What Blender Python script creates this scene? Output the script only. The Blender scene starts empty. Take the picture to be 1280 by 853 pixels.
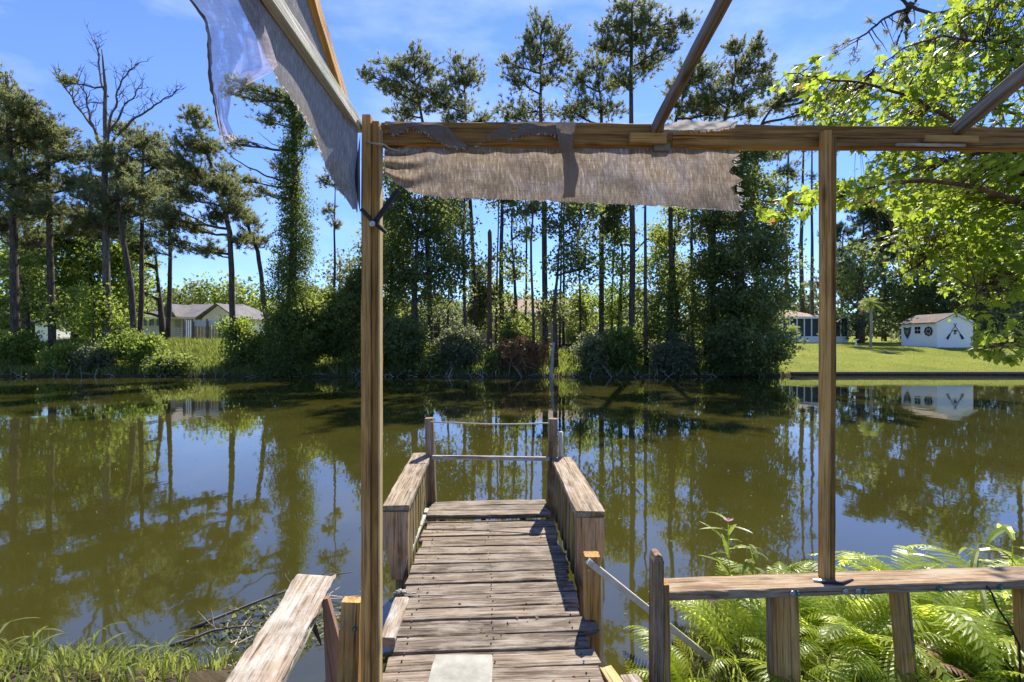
import bpy, math, random
import numpy as np
from mathutils import Vector, Matrix, noise as mnoise

# ---------------------------------------------------------------- camera, sky, sun, exposure
S = bpy.context.scene
col = S.collection
F = 600.0            # focal length in photograph pixels
CH = 2.1             # camera height above the water
cd = bpy.data.cameras.new('camera'); cam = bpy.data.objects.new('camera', cd); col.objects.link(cam)
cam.location = (0, 0, CH); cam.rotation_euler = (math.radians(90), 0, 0)
cd.sensor_width = 36; cd.lens = 36*F/1280; cd.clip_start = 0.05; cd.clip_end = 3000
S.camera = cam
SUN_AZ, SUN_EL = math.radians(17), math.radians(49)      # azimuth from +Y towards +X
w = bpy.data.worlds.new('World'); S.world = w; w.use_nodes = True
nt = w.node_tree; N = nt.nodes; L = nt.links
bg = N['Background']; bg.inputs['Strength'].default_value = 0.12
sky = N.new('ShaderNodeTexSky'); sky.sky_type = 'NISHITA'; sky.sun_disc = False
sky.sun_elevation = SUN_EL; sky.sun_rotation = SUN_AZ; sky.air_density = 1.0; sky.dust_density = 0.0; sky.ozone_density = 3.0
tc = N.new('ShaderNodeTexCoord'); mp = N.new('ShaderNodeMapping'); mp.inputs['Scale'].default_value = (1.0, 1.6, 3.2)
nz = N.new('ShaderNodeTexNoise'); nz.inputs['Scale'].default_value = 1.5; nz.inputs['Detail'].default_value = 7; nz.inputs['Roughness'].default_value = 0.62
rp = N.new('ShaderNodeValToRGB'); rp.color_ramp.elements[0].position = 0.50; rp.color_ramp.elements[1].position = 0.78
rp.color_ramp.elements[1].color = (0.30, 0.30, 0.30, 1)
mx = N.new('ShaderNodeMix'); mx.data_type = 'RGBA'; mx.inputs[7].default_value = (7.5, 8.0, 8.8, 1)
L.new(tc.outputs['Generated'], mp.inputs['Vector']); L.new(mp.outputs[0], nz.inputs['Vector']); L.new(nz.outputs['Fac'], rp.inputs[0])
L.new(rp.outputs[0], mx.inputs[0]); L.new(sky.outputs[0], mx.inputs[6]); 
hs = N.new('ShaderNodeHueSaturation'); hs.inputs['Saturation'].default_value = 1.18; hs.inputs['Hue'].default_value = 0.518; L.new(mx.outputs[2], hs.inputs['Color'])
sx_ = N.new('ShaderNodeSeparateXYZ'); L.new(tc.outputs['Generated'], sx_.inputs[0]); hr_ = N.new('ShaderNodeValToRGB'); e_ = hr_.color_ramp.elements
e_[0].position = 0.0; e_[0].color = (0.48, 0.62, 0.86, 1); e_[1].position = 0.42; e_[1].color = (1, 1, 1, 1); L.new(sx_.outputs['Z'], hr_.inputs[0])
ml_ = N.new('ShaderNodeMix'); ml_.data_type = 'RGBA'; ml_.blend_type = 'MULTIPLY'; ml_.inputs[0].default_value = 1; L.new(hs.outputs[0], ml_.inputs[6]); L.new(hr_.outputs[0], ml_.inputs[7]); L.new(ml_.outputs[2], bg.inputs['Color'])
sd = bpy.data.lights.new('sun', 'SUN'); sun = bpy.data.objects.new('sun', sd); col.objects.link(sun)
sd.energy = 5.0; sd.angle = math.radians(0.55); sd.color = (1.0, 0.93, 0.81)
sv = Vector((math.sin(SUN_AZ)*math.cos(SUN_EL), math.cos(SUN_AZ)*math.cos(SUN_EL), math.sin(SUN_EL)))
sun.rotation_euler = sv.to_track_quat('Z', 'Y').to_euler()
S.view_settings.view_transform = 'Standard'; S.view_settings.look = 'None'; S.view_settings.gamma = 1
S.view_settings.exposure = 1.0
S.render.engine = 'CYCLES'
S.cycles.max_bounces = 10; S.cycles.transparent_max_bounces = 16; S.cycles.transmission_bounces = 6

R = random.Random(7)
G = np.random.default_rng(11)
V3 = Vector

def P(px, py, d):
    """A point that the photograph shows at px,py and that stands d metres ahead."""
    return V3(((px-640)*d/F, d, CH+(426.5-py)*d/F))

# ---------------------------------------------------------------- materials
def lin(h): return (h[0], h[1], h[2], 1)

class Mat:
    def __init__(s, name):
        s.m = bpy.data.materials.new(name); s.m.use_nodes = True
        s.t = s.m.node_tree; s.N = s.t.nodes; s.L = s.t.links
        s.out = s.N['Material Output']; s.b = s.N['Principled BSDF']
    def n(s, typ, **kw):
        o = s.N.new(typ)
        for k, v in kw.items():
            if k in o.inputs: o.inputs[k].default_value = v
            else: setattr(o, k, v)
        return o
    def k(s, a, b): s.L.new(a, b)
    def ramp(s, fac, stops, interp='LINEAR'):
        r = s.n('ShaderNodeValToRGB'); e = r.color_ramp.elements; r.color_ramp.interpolation = interp
        while len(e) > 1: e.remove(e[-1])
        e[0].position = stops[0][0]; e[0].color = lin(stops[0][1])
        for p, c in stops[1:]:
            x = e.new(p); x.color = lin(c)
        s.k(fac, r.inputs[0]); return r.outputs[0]
    def mix(s, a, b, fac, mode='MIX'):
        m = s.n('ShaderNodeMix', data_type='RGBA', blend_type=mode)
        for v, i in ((fac, 0), (a, 6), (b, 7)):
            if hasattr(v, 'links') or hasattr(v, 'is_linked'): s.k(v, m.inputs[i])
            elif i == 0: m.inputs[0].default_value = v
            else: m.inputs[i].default_value = lin(v)
        return m.outputs[2]
    def coords(s, scale=(1, 1, 1), kind='Object', rnd=True):
        t = s.n('ShaderNodeTexCoord'); mp = s.n('ShaderNodeMapping'); mp.inputs['Scale'].default_value = scale
        s.k(t.outputs[kind], mp.inputs['Vector'])
        if rnd:
            oi = s.n('ShaderNodeObjectInfo'); mu = s.n('ShaderNodeMath', operation='MULTIPLY'); mu.inputs[1].default_value = 37.0
            s.k(oi.outputs['Random'], mu.inputs[0]); s.k(mu.outputs[0], mp.inputs['Location'])
        return mp.outputs[0]
    def noise(s, vec, scale, detail=4, rough=0.55, dist=0):
        n = s.n('ShaderNodeTexNoise', Scale=scale, Detail=detail, Roughness=rough, Distortion=dist); s.k(vec, n.inputs['Vector']); return n.outputs['Fac']
    def bump(s, h, strength, dist=0.01, tgt=None):
        b = s.n('ShaderNodeBump', Strength=strength, Distance=dist); s.k(h, b.inputs['Height'])
        s.k(b.outputs[0], (tgt or s.b).inputs['Normal']); return b

def wood(name, dark, mid, light, streak=0.5, worn=(0.5, 0.5, 0.5), wornamt=0.0, bumps=0.6, rough=0.85):
    m = Mat(name)
    v = m.coords((1.1, 26, 26)); f = m.noise(v, 1.6, 8, 0.7, 0.8)
    v2 = m.coords((0.5, 7, 7)); g = m.noise(v2, 1.3, 4, 0.6, 1.2)
    c = m.ramp(f, [(0.25, dark), (0.45, mid), (0.72, light)])
    c2 = m.ramp(g, [(0.3, dark), (0.55, mid), (0.8, light)])
    c = m.mix(c, c2, 0.45)
    vs = m.coords((2.2, 90, 90)); h = m.noise(vs, 1.0, 3, 0.7)
    fine = m.ramp(h, [(0.40, (0.26, 0.22, 0.19)), (0.52, (1, 1, 1))])
    c = m.mix(c, fine, streak, 'MULTIPLY')
    ck = m.noise(m.coords((0.9, 55, 55)), 1.0, 4, 0.65, 0.3)
    c = m.mix(c, m.ramp(ck, [(0.33, (0.16, 0.14, 0.13)), (0.41, (1, 1, 1))]), 0.85, 'MULTIPLY')
    st = m.noise(m.coords((1.5, 5, 5)), 1.0, 5, 0.7, 0.5)
    c = m.mix(c, m.ramp(st, [(0.30, (0.55, 0.50, 0.46)), (0.55, (1.0, 1.0, 1.0)), (0.75, (1.25, 1.22, 1.18))]), 0.85, 'MULTIPLY')
    oi = m.n('ShaderNodeObjectInfo')
    tone = m.ramp(oi.outputs['Random'], [(0, (0.72, 0.72, 0.72)), (1, (1.15, 1.12, 1.08))])
    c = m.mix(c, tone, 0.8, 'MULTIPLY')
    # knots and stains
    vk = m.coords((3.0, 9, 9)); vo = m.n('ShaderNodeTexVoronoi', Scale=1.0); m.k(vk, vo.inputs['Vector'])
    kn = m.ramp(vo.outputs['Distance'], [(0.05, (0.32, 0.26, 0.22)), (0.16, (1, 1, 1))])
    c = m.mix(c, kn, 0.7, 'MULTIPLY')
    if wornamt:
        wv = m.noise(m.coords((4, 14, 14)), 1.2, 6, 0.7)
        wf = m.ramp(wv, [(0.5-0.12*wornamt, (0, 0, 0)), (0.62, (wornamt,)*3)])
        c = m.mix(c, worn, wf)
    m.k(c, m.b.inputs['Base Color']); m.b.inputs['Roughness'].default_value = rough
    m.b.inputs['Specular IOR Level'].default_value = 0.25
    s = m.n('ShaderNodeMath', operation='ADD'); m.k(f, s.inputs[0]); m.k(h, s.inputs[1])
    m.bump(s.outputs[0], bumps, 0.006)
    return m.m

def leafmat(name, c1, c2, trans=0.45, tcol=None, rough=0.55, spec=0.3, objvar=0.35):
    m = Mat(name)
    geo = m.n('ShaderNodeNewGeometry')
    c = m.ramp(geo.outputs['Random Per Island'], [(0, c1), (1, c2)])
    v = m.coords((1, 1, 1)); big = m.noise(v, 0.45, 3)
    b2 = m.noise(v, 1.7, 3); ad = m.n('ShaderNodeMath', operation='ADD'); m.k(big, ad.inputs[0]); m.k(b2, ad.inputs[1]); hf = m.n('ShaderNodeMath', operation='MULTIPLY'); hf.inputs[1].default_value = 0.5; m.k(ad.outputs[0], hf.inputs[0]); oi = m.n('ShaderNodeObjectInfo'); c = m.mix(c, m.ramp(oi.outputs['Random'], [(0, (0.62, 0.66, 0.7)), (0.5, (1, 1, 1)), (1, (1.35, 1.22, 0.9))]), objvar, 'MULTIPLY'); tone = m.ramp(hf.outputs[0], [(0.38, (0.62, 0.70, 0.75)), (0.5, (1, 1, 1)), (0.62, (1.6, 1.42, 1.05))])
    c = m.mix(c, tone, 0.8, 'MULTIPLY')
    m.k(c, m.b.inputs['Base Color']); m.b.inputs['Roughness'].default_value = rough
    m.b.inputs['Specular IOR Level'].default_value = spec
    tr = m.n('ShaderNodeBsdfTranslucent')
    tc_ = tcol or (c2[0]*1.9, c2[1]*1.8, c2[2]*0.7)
    c3 = m.mix(c, tc_, 0.65); m.k(c3, tr.inputs['Color'])
    ms = m.n('ShaderNodeMixShader'); ms.inputs[0].default_value = trans
    m.k(m.b.outputs[0], ms.inputs[1]); m.k(tr.outputs[0], ms.inputs[2]); m.k(ms.outputs[0], m.out.inputs[0])
    return m.m

def plain(name, c, rough=0.7, metal=0, var=0.25, scale=6, bump=0.15, c2=None, spec=0.4):
    m = Mat(name)
    f = m.noise(m.coords((1, 1, 1)), scale, 6, 0.65)
    cc = m.ramp(f, [(0.25, tuple(x*(1-var) for x in c)), (0.75, c2 or tuple(min(1, x*(1+var*0.5)) for x in c))])
    m.k(cc, m.b.inputs['Base Color']); m.b.inputs['Roughness'].default_value = rough; m.b.inputs['Metallic'].default_value = metal
    m.b.inputs['Specular IOR Level'].default_value = spec
    m.bump(f, bump, 0.01)
    return m.m

M = {}
M['deck'] = wood('weathered_deck_wood', (0.085, 0.062, 0.042), (0.22, 0.175, 0.13), (0.43, 0.365, 0.285), 1.0, (0.48, 0.43, 0.35), 0.35, 0.9)
M['bench'] = wood('bench_wood', (0.12, 0.085, 0.05), (0.34, 0.26, 0.17), (0.60, 0.49, 0.34), 0.8, (0.55, 0.5, 0.42), 0.3, 0.8)
M['panel'] = wood('panel_wood', (0.09, 0.055, 0.03), (0.30, 0.20, 0.105), (0.54, 0.40, 0.24), 0.75, (0.40, 0.37, 0.31), 0.3, 0.7)
M['moss'] = wood('mossy_slat_wood', (0.09, 0.07, 0.02), (0.30, 0.26, 0.07), (0.46, 0.40, 0.14), 0.6, bumps=0.6)
M['frame'] = wood('honey_frame_wood', (0.21, 0.10, 0.028), (0.60, 0.33, 0.095), (0.85, 0.56, 0.21), 0.65, (0.45, 0.38, 0.28), 0.15, 0.5)
M['beam'] = wood('dark_honey_beam_wood', (0.13, 0.06, 0.016), (0.44, 0.23, 0.06), (0.66, 0.40, 0.14), 0.65, bumps=0.5)
M['grey'] = wood('grey_rafter_wood', (0.13, 0.10, 0.075), (0.29, 0.235, 0.18), (0.44, 0.37, 0.30), 0.6, bumps=0.6)
M['pale'] = wood('pale_peeling_wood', (0.16, 0.12, 0.08), (0.34, 0.27, 0.20), (0.50, 0.44, 0.36), 0.65, (0.58, 0.56, 0.50), 0.6, 0.9)
M['rail'] = wood('rail_wood', (0.16, 0.09, 0.045), (0.38, 0.255, 0.14), (0.58, 0.45, 0.31), 0.7, (0.56, 0.47, 0.36), 0.35, 0.7)
M['pink'] = wood('pinkish_board_wood', (0.26, 0.15, 0.09), (0.42, 0.26, 0.17), (0.50, 0.33, 0.23), 0.15, bumps=0.2)
M['white_paint'] = wood('flaking_white_paint', (0.30, 0.28, 0.23), (0.50, 0.49, 0.42), (0.64, 0.63, 0.56), 0.4, (0.42, 0.50, 0.36), 0.5, 0.6)
M['yellow'] = wood('new_yellow_wood', (0.50, 0.33, 0.13), (0.66, 0.48, 0.22), (0.74, 0.57, 0.30), 0.1, bumps=0.2)
M['offwhite'] = plain('off_white_board', (0.33, 0.32, 0.27), 0.8, var=0.45, scale=9)
M['metal'] = plain('dull_aluminium', (0.58, 0.54, 0.45), 0.55, 0.0, 0.25, 20)
M['screw'] = plain('zinc', (0.5, 0.5, 0.47), 0.4, 0.7, 0.2, 40)
M['green'] = plain('green_washer_plastic', (0.03, 0.16, 0.09), 0.5, 0, 0.3, 40)
M['black'] = plain('black_strap', (0.02, 0.02, 0.022), 0.6, 0, 0.3, 20)
M['pvc'] = plain('dirty_pvc', (0.50, 0.49, 0.44), 0.55, 0, 0.4, 12)
M['rope'] = plain('old_rope', (0.5, 0.46, 0.38), 0.9, 0, 0.3, 60)
M['twig'] = plain('dry_twigs', (0.42, 0.38, 0.31), 0.9, 0, 0.5, 10)
def barkmat(name, a, b, c):
    m = Mat(name); f = m.noise(m.coords((9, 9, 2.2)), 1.0, 7, 0.7, 0.6); g = m.noise(m.coords((0.8, 0.8, 0.3)), 1.0, 3)
    m.k(m.mix(m.ramp(f, [(0.35, a), (0.52, b), (0.72, c)]), m.ramp(g, [(0.3, (0.6, 0.6, 0.62)), (0.7, (1.2, 1.15, 1.1))]), 0.7, 'MULTIPLY'), m.b.inputs['Base Color'])
    m.b.inputs['Roughness'].default_value = 0.95; m.b.inputs['Specular IOR Level'].default_value = 0.15; m.bump(f, 0.9, 0.05); return m.m
M['bark'] = barkmat('pine_bark', (0.035, 0.028, 0.022), (0.10, 0.08, 0.062), (0.19, 0.155, 0.125))
M['bark_red'] = barkmat('red_brown_bark', (0.06, 0.032, 0.02), (0.16, 0.09, 0.055), (0.26, 0.17, 0.11))
M['deadbark'] = barkmat('grey_dead_bark', (0.06, 0.05, 0.04), (0.14, 0.12, 0.10), (0.26, 0.23, 0.20))
M['bark_pale'] = plain('pale_bark', (0.38, 0.34, 0.28), 0.9, 0, 0.5, 8, 0.6)
M['deadwood'] = plain('dead_wood', (0.16, 0.14, 0.12), 0.9, 0, 0.5, 5, 0.6)
M['needle'] = leafmat('pine_needles', (0.06, 0.075, 0.036), (0.185, 0.215, 0.105), 0.55, (0.42, 0.45, 0.17))
M['needle_far'] = leafmat('far_pine_needles', (0.055, 0.085, 0.035), (0.11, 0.15, 0.06), 0.4, (0.14, 0.20, 0.07))
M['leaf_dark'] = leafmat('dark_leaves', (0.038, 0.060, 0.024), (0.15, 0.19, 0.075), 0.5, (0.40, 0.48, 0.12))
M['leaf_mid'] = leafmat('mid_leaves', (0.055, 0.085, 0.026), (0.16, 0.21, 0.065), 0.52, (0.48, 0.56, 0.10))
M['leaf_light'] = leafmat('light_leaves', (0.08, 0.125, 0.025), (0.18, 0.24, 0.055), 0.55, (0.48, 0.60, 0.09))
M['leaf_grey'] = leafmat('grey_green_leaves', (0.06, 0.08, 0.045), (0.20, 0.23, 0.14), 0.5, (0.38, 0.42, 0.18))
M['vine'] = leafmat('vine_leaves', (0.05, 0.078, 0.022), (0.12, 0.165, 0.05), 0.5, (0.34, 0.44, 0.08))
M['maple'] = leafmat('maple_leaves', (0.10, 0.17, 0.022), (0.19, 0.26, 0.045), 0.62, (0.58, 0.74, 0.07), 0.4, 0.3, 1.0)
M['maple_red'] = leafmat('orange_tinged_leaves', (0.16, 0.10, 0.03), (0.24, 0.15, 0.05), 0.5, (0.5, 0.33, 0.08), 0.45)
M['fern'] = leafmat('fern_green', (0.17, 0.25, 0.03), (0.30, 0.37, 0.06), 0.58, (0.88, 1.0, 0.12), 0.35, 0.5, 1.0)
M['grass'] = leafmat('grass_blades', (0.09, 0.13, 0.028), (0.20, 0.23, 0.06), 0.5, (0.42, 0.48, 0.10))
M['straw'] = leafmat('dry_fronds', (0.13, 0.07, 0.035), (0.26, 0.16, 0.08), 0.3, (0.3, 0.17, 0.07))
M['petal'] = leafmat('pink_petals', (0.55, 0.25, 0.48), (0.66, 0.34, 0.58), 0.4, (0.8, 0.45, 0.75))
M['wall_cream'] = plain('cream_wall', (0.62, 0.58, 0.48), 0.8, var=0.1, scale=3)
M['wall_tan'] = plain('tan_wall', (0.48, 0.34, 0.14), 0.8, var=0.1, scale=3)
M['wall_white'] = plain('white_paint', (0.80, 0.80, 0.80), 0.7, var=0.06, scale=4, bump=0.05)
M['wall_grey'] = plain('grey_siding', (0.35, 0.36, 0.36), 0.8, var=0.15, scale=4)
M['rust'] = plain('rusty_boards', (0.66, 0.50, 0.30), 0.8, var=0.4, scale=3)
M['glass'] = plain('dark_glass', (0.015, 0.018, 0.02), 0.08, var=0.1, bump=0)
M['screen'] = plain('porch_screen', (0.05, 0.055, 0.06), 0.7, var=0.3, scale=2)
M['wood_post'] = plain('grey_posts', (0.25, 0.21, 0.17), 0.9, var=0.3, scale=6)
M['soil'] = plain('dark_soil', (0.06, 0.045, 0.03), 1, var=0.5, scale=6)

def roofmat(name, a, b, sc):
    m = Mat(name); v = m.coords((1, 1, 1), rnd=False)
    br = m.n('ShaderNodeTexBrick', Scale=sc); br.inputs['Color1'].default_value = lin(a); br.inputs['Color2'].default_value = lin(b)
    br.inputs['Mortar'].default_value = lin(tuple(x*0.4 for x in a)); br.inputs['Mortar Size'].default_value = 0.03
    m.k(v, br.inputs['Vector']); f = m.noise(v, 1.2, 5, 0.7)
    c = m.mix(br.outputs['Color'], m.ramp(f, [(0.3, (0.55, 0.5, 0.5)), (0.65, (1.25, 1.2, 1.15))]), 0.8, 'MULTIPLY')
    m.k(c, m.b.inputs['Base Color']); m.b.inputs['Roughness'].default_value = 0.9; m.bump(br.outputs['Fac'], 0.4, 0.02); return m.m
M['roof_grey'] = roofmat('grey_shingles', (0.17, 0.165, 0.17), (0.22, 0.21, 0.21), 3)
M['roof_tan'] = roofmat('tan_shingles', (0.40, 0.27, 0.19), (0.48, 0.34, 0.25), 3)
M['roof_rust'] = roofmat('rusty_brown_shingles', (0.13, 0.09, 0.072), (0.19, 0.15, 0.125), 4)

def cloth(name, c1, c2, trans, alpha, thread=260, hole=0.0):
    """Woven shade cloth: two crossed thread patterns with real gaps that let light through."""
    m = Mat(name); uv = m.n('ShaderNodeTexCoord').outputs['UV']
    outs = []
    for dr in ('X', 'Y'):
        wv = m.n('ShaderNodeTexWave', bands_direction=dr, Scale=thread, Distortion=1.6, Detail=2); wv.inputs['Detail Scale'].default_value = 1.5
        m.k(uv, wv.inputs['Vector']); outs.append(wv.outputs['Fac'])
    mm = m.n('ShaderNodeMath', operation='MAXIMUM'); m.k(outs[0], mm.inputs[0]); m.k(outs[1], mm.inputs[1])
    mpx = m.n('ShaderNodeMapping'); mpx.inputs['Scale'].default_value = (95, 4, 1); m.k(uv, mpx.inputs['Vector'])
    st = m.noise(mpx.outputs[0], 1.4, 6, 0.7)
    mpy = m.n('ShaderNodeMapping'); mpy.inputs['Scale'].default_value = (5, 55, 1); m.k(uv, mpy.inputs['Vector'])
    st2 = m.noise(mpy.outputs[0], 1.2, 5, 0.7)
    bl = m.noise(uv, 7, 7, 0.75)
    c = m.ramp(st, [(0.42, c1), (0.56, tuple((a_*2+b_)/3 for a_, b_ in zip(c1, c2))), (0.72, c2)])
    mpz = m.n('ShaderNodeMapping'); mpz.inputs['Scale'].default_value = (150, 3.0, 1); m.k(uv, mpz.inputs['Vector'])
    c = m.mix(c, tuple(min(0.85, x*1.35) for x in c2), m.ramp(m.noise(mpz.outputs[0], 1.3, 4, 0.75, 0.4), [(0.56, (0, 0, 0)), (0.68, (0.8, 0.8, 0.8))]))
    c = m.mix(c, m.ramp(st2, [(0.35, (0.72, 0.70, 0.68)), (0.62, (1.15, 1.15, 1.15))]), 0.8, 'MULTIPLY')
    c = m.mix(c, m.ramp(bl, [(0.3, (0.72, 0.70, 0.68)), (0.7, (1.2, 1.2, 1.2))]), 0.28, 'MULTIPLY')
    c = m.mix(c, m.ramp(mm.outputs[0], [(0.5, (0.55, 0.53, 0.5)), (1.0, (1.05, 1.05, 1.05))]), 0.7, 'MULTIPLY')
    m.k(c, m.b.inputs['Base Color']); m.b.inputs['Roughness'].default_value = 0.9; m.b.inputs['Specular IOR Level'].default_value = 0.1
    tr = m.n('ShaderNodeBsdfTranslucent'); m.k(c, tr.inputs['Color'])
    ms = m.n('ShaderNodeMixShader'); ms.inputs[0].default_value = trans; m.k(m.b.outputs[0], ms.inputs[1]); m.k(tr.outputs[0], ms.inputs[2])
    tp = m.n('ShaderNodeBsdfTransparent')
    al = m.ramp(mm.outputs[0], [(0.45, (min(1, alpha*1.8),)*3), (0.9, (alpha*0.7,)*3)])
    if hole:
        hl = m.ramp(bl, [(0.62-hole*0.35, (0, 0, 0)), (0.80-hole*0.2, (1, 1, 1))]); al = m.mix(al, hl, 1.0, 'ADD')
    ms2 = m.n('ShaderNodeMixShader'); m.k(al, ms2.inputs[0]); m.k(ms.outputs[0], ms2.inputs[1]); m.k(tp.outputs[0], ms2.inputs[2])
    m.k(ms2.outputs[0], m.out.inputs[0]); m.bump(mm.outputs[0], 0.3, 0.002)
    return m.m
M['cloth'] = cloth('brown_shade_cloth', (0.24, 0.185, 0.14), (0.56, 0.50, 0.43), 0.42, 0.03)
M['cloth_grey'] = cloth('grey_shade_cloth', (0.26, 0.24, 0.215), (0.56, 0.53, 0.49), 0.34, 0.03)
M['cloth_scrap'] = cloth('scrap_cloth', (0.26, 0.21, 0.17), (0.42, 0.36, 0.30), 0.25, 0.03)
M['weave_black'] = cloth('black_weave', (0.025, 0.022, 0.022), (0.05, 0.045, 0.045), 0.2, 0.04)
M['cloth_sheer'] = cloth('sheer_plastic_film', (0.60, 0.52, 0.62), (0.80, 0.74, 0.84), 0.5, 0.38, 200, 0.3)
M['cloth_pale'] = cloth('white_frayed_cloth', (0.5, 0.48, 0.45), (0.74, 0.72, 0.69), 0.4, 0.03)
M['thread'] = leafmat('frayed_threads', (0.5, 0.46, 0.42), (0.7, 0.67, 0.62), 0.4, (0.8, 0.78, 0.74))

# ground
m = Mat('ground_soil_and_grass')
gp = m.n('ShaderNodeNewGeometry'); sp = m.n('ShaderNodeSeparateXYZ'); m.k(gp.outputs['Position'], sp.inputs[0])
f1 = m.noise(gp.outputs['Position'], 0.35, 5, 0.6); f2 = m.noise(gp.outputs['Position'], 5, 6, 0.7); f3 = m.noise(gp.outputs['Position'], 40, 3, 0.7)
g = m.ramp(f1, [(0.3, (0.15, 0.18, 0.025)), (0.55, (0.21, 0.235, 0.035)), (0.75, (0.26, 0.26, 0.055))])
g = m.mix(g, m.ramp(f2, [(0.3, (0.7, 0.72, 0.7)), (0.7, (1.2, 1.15, 1.1))]), 0.8, 'MULTIPLY')
g = m.mix(g, m.ramp(f3, [(0.3, (0.6, 0.65, 0.6)), (0.7, (1.25, 1.2, 1.2))]), 0.6, 'MULTIPLY')
dirt = m.ramp(f2, [(0.3, (0.035, 0.026, 0.016)), (0.7, (0.10, 0.078, 0.05))])
zf = m.n('ShaderNodeMapRange'); zf.inputs['From Min'].default_value = 0.10; zf.inputs['From Max'].default_value = 0.26; m.k(sp.outputs['Z'], zf.inputs['Value'])
# woodland floor between the bank trees: x in -18..16 on the far shore
xa = m.n('ShaderNodeMath', operation='ABSOLUTE'); xs = m.n('ShaderNodeMath', operation='ADD'); xs.inputs[1].default_value = 0.5; m.k(sp.outputs['X'], xs.inputs[0]); m.k(xs.outputs[0], xa.inputs[0])
xw = m.n('ShaderNodeMapRange'); xw.inputs['From Min'].default_value = 15.5; xw.inputs['From Max'].default_value = 17.5; m.k(xa.outputs[0], xw.inputs['Value'])
mn = m.n('ShaderNodeMath', operation='MINIMUM'); m.k(zf.outputs[0], mn.inputs[0]); m.k(xw.outputs[0], mn.inputs[1])
m.k(m.mix(dirt, g, mn.outputs[0]), m.b.inputs['Base Color']); m.b.inputs['Roughness'].default_value = 1; m.b.inputs['Specular IOR Level'].default_value = 0.1
m.bump(f3, 0.6, 0.05); M['ground'] = m.m
# water: turbid olive body under a clear reflecting surface
m = Mat('olive_pond_water')
gp = m.n('ShaderNodeNewGeometry'); f = m.noise(gp.outputs['Position'], 0.22, 5, 0.6, 0.6)
c = m.ramp(f, [(0.3, (0.032, 0.031, 0.006)), (0.7, (0.054, 0.050, 0.010))])
m.k(c, m.b.inputs['Base Color']); m.b.inputs['Roughness'].default_value = 0.025; m.b.inputs['IOR'].default_value = 1.9
mpw = m.n('ShaderNodeMapping'); mpw.inputs['Scale'].default_value = (1.0, 0.7, 1); m.k(gp.outputs['Position'], mpw.inputs['Vector'])
a = m.noise(mpw.outputs[0], 1.1, 3, 0.5); b_ = m.noise(mpw.outputs[0], 5.0, 2, 0.5)
s = m.n('ShaderNodeMath', operation='MULTIPLY_ADD'); s.inputs[1].default_value = 0.12; m.k(b_, s.inputs[0]); m.k(a, s.inputs[2])
m.bump(s.outputs[0], 0.032, 0.10); M['water'] = m.m

# ---------------------------------------------------------------- object helpers
def link(name, me, mat=None, parent=None, loc=None, kind=None):
    o = bpy.data.objects.new(name, me); col.objects.link(o)
    if mat is not None and me is not None and not me.materials: me.materials.append(mat)
    if loc is not None: o.location = loc
    PW[o.name] = V3(loc) if loc is not None else V3((0, 0, 0))
    if kind: o['kind'] = kind
    return o
PW = {}      # world position of every parent (all parents are unrotated except boards, handled in board())
def tag(o, label, cat, group=None):
    o['label'] = label; o['category'] = cat
    if group: o['group'] = group
    return o
def thing(name, loc, label, cat, group=None):
    return tag(link(name, None, loc=V3(loc)), label, cat, group)
def struct(o): o['kind'] = 'structure'; return o

def np_mesh(name, V, Fc, smooth=False):
    V = np.asarray(V, dtype=np.float32); Fc = np.asarray(Fc, dtype=np.int32)
    me = bpy.data.meshes.new(name); me.vertices.add(len(V)); me.vertices.foreach_set('co', V.ravel())
    k = Fc.shape[1]; me.loops.add(Fc.size); me.loops.foreach_set('vertex_index', Fc.ravel())
    me.polygons.add(len(Fc)); me.polygons.foreach_set('loop_start', np.arange(0, Fc.size, k, dtype=np.int32))
    me.update(calc_edges=True)
    if smooth: me.polygons.foreach_set('use_smooth', np.ones(len(Fc), dtype=bool))
    return me

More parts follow.
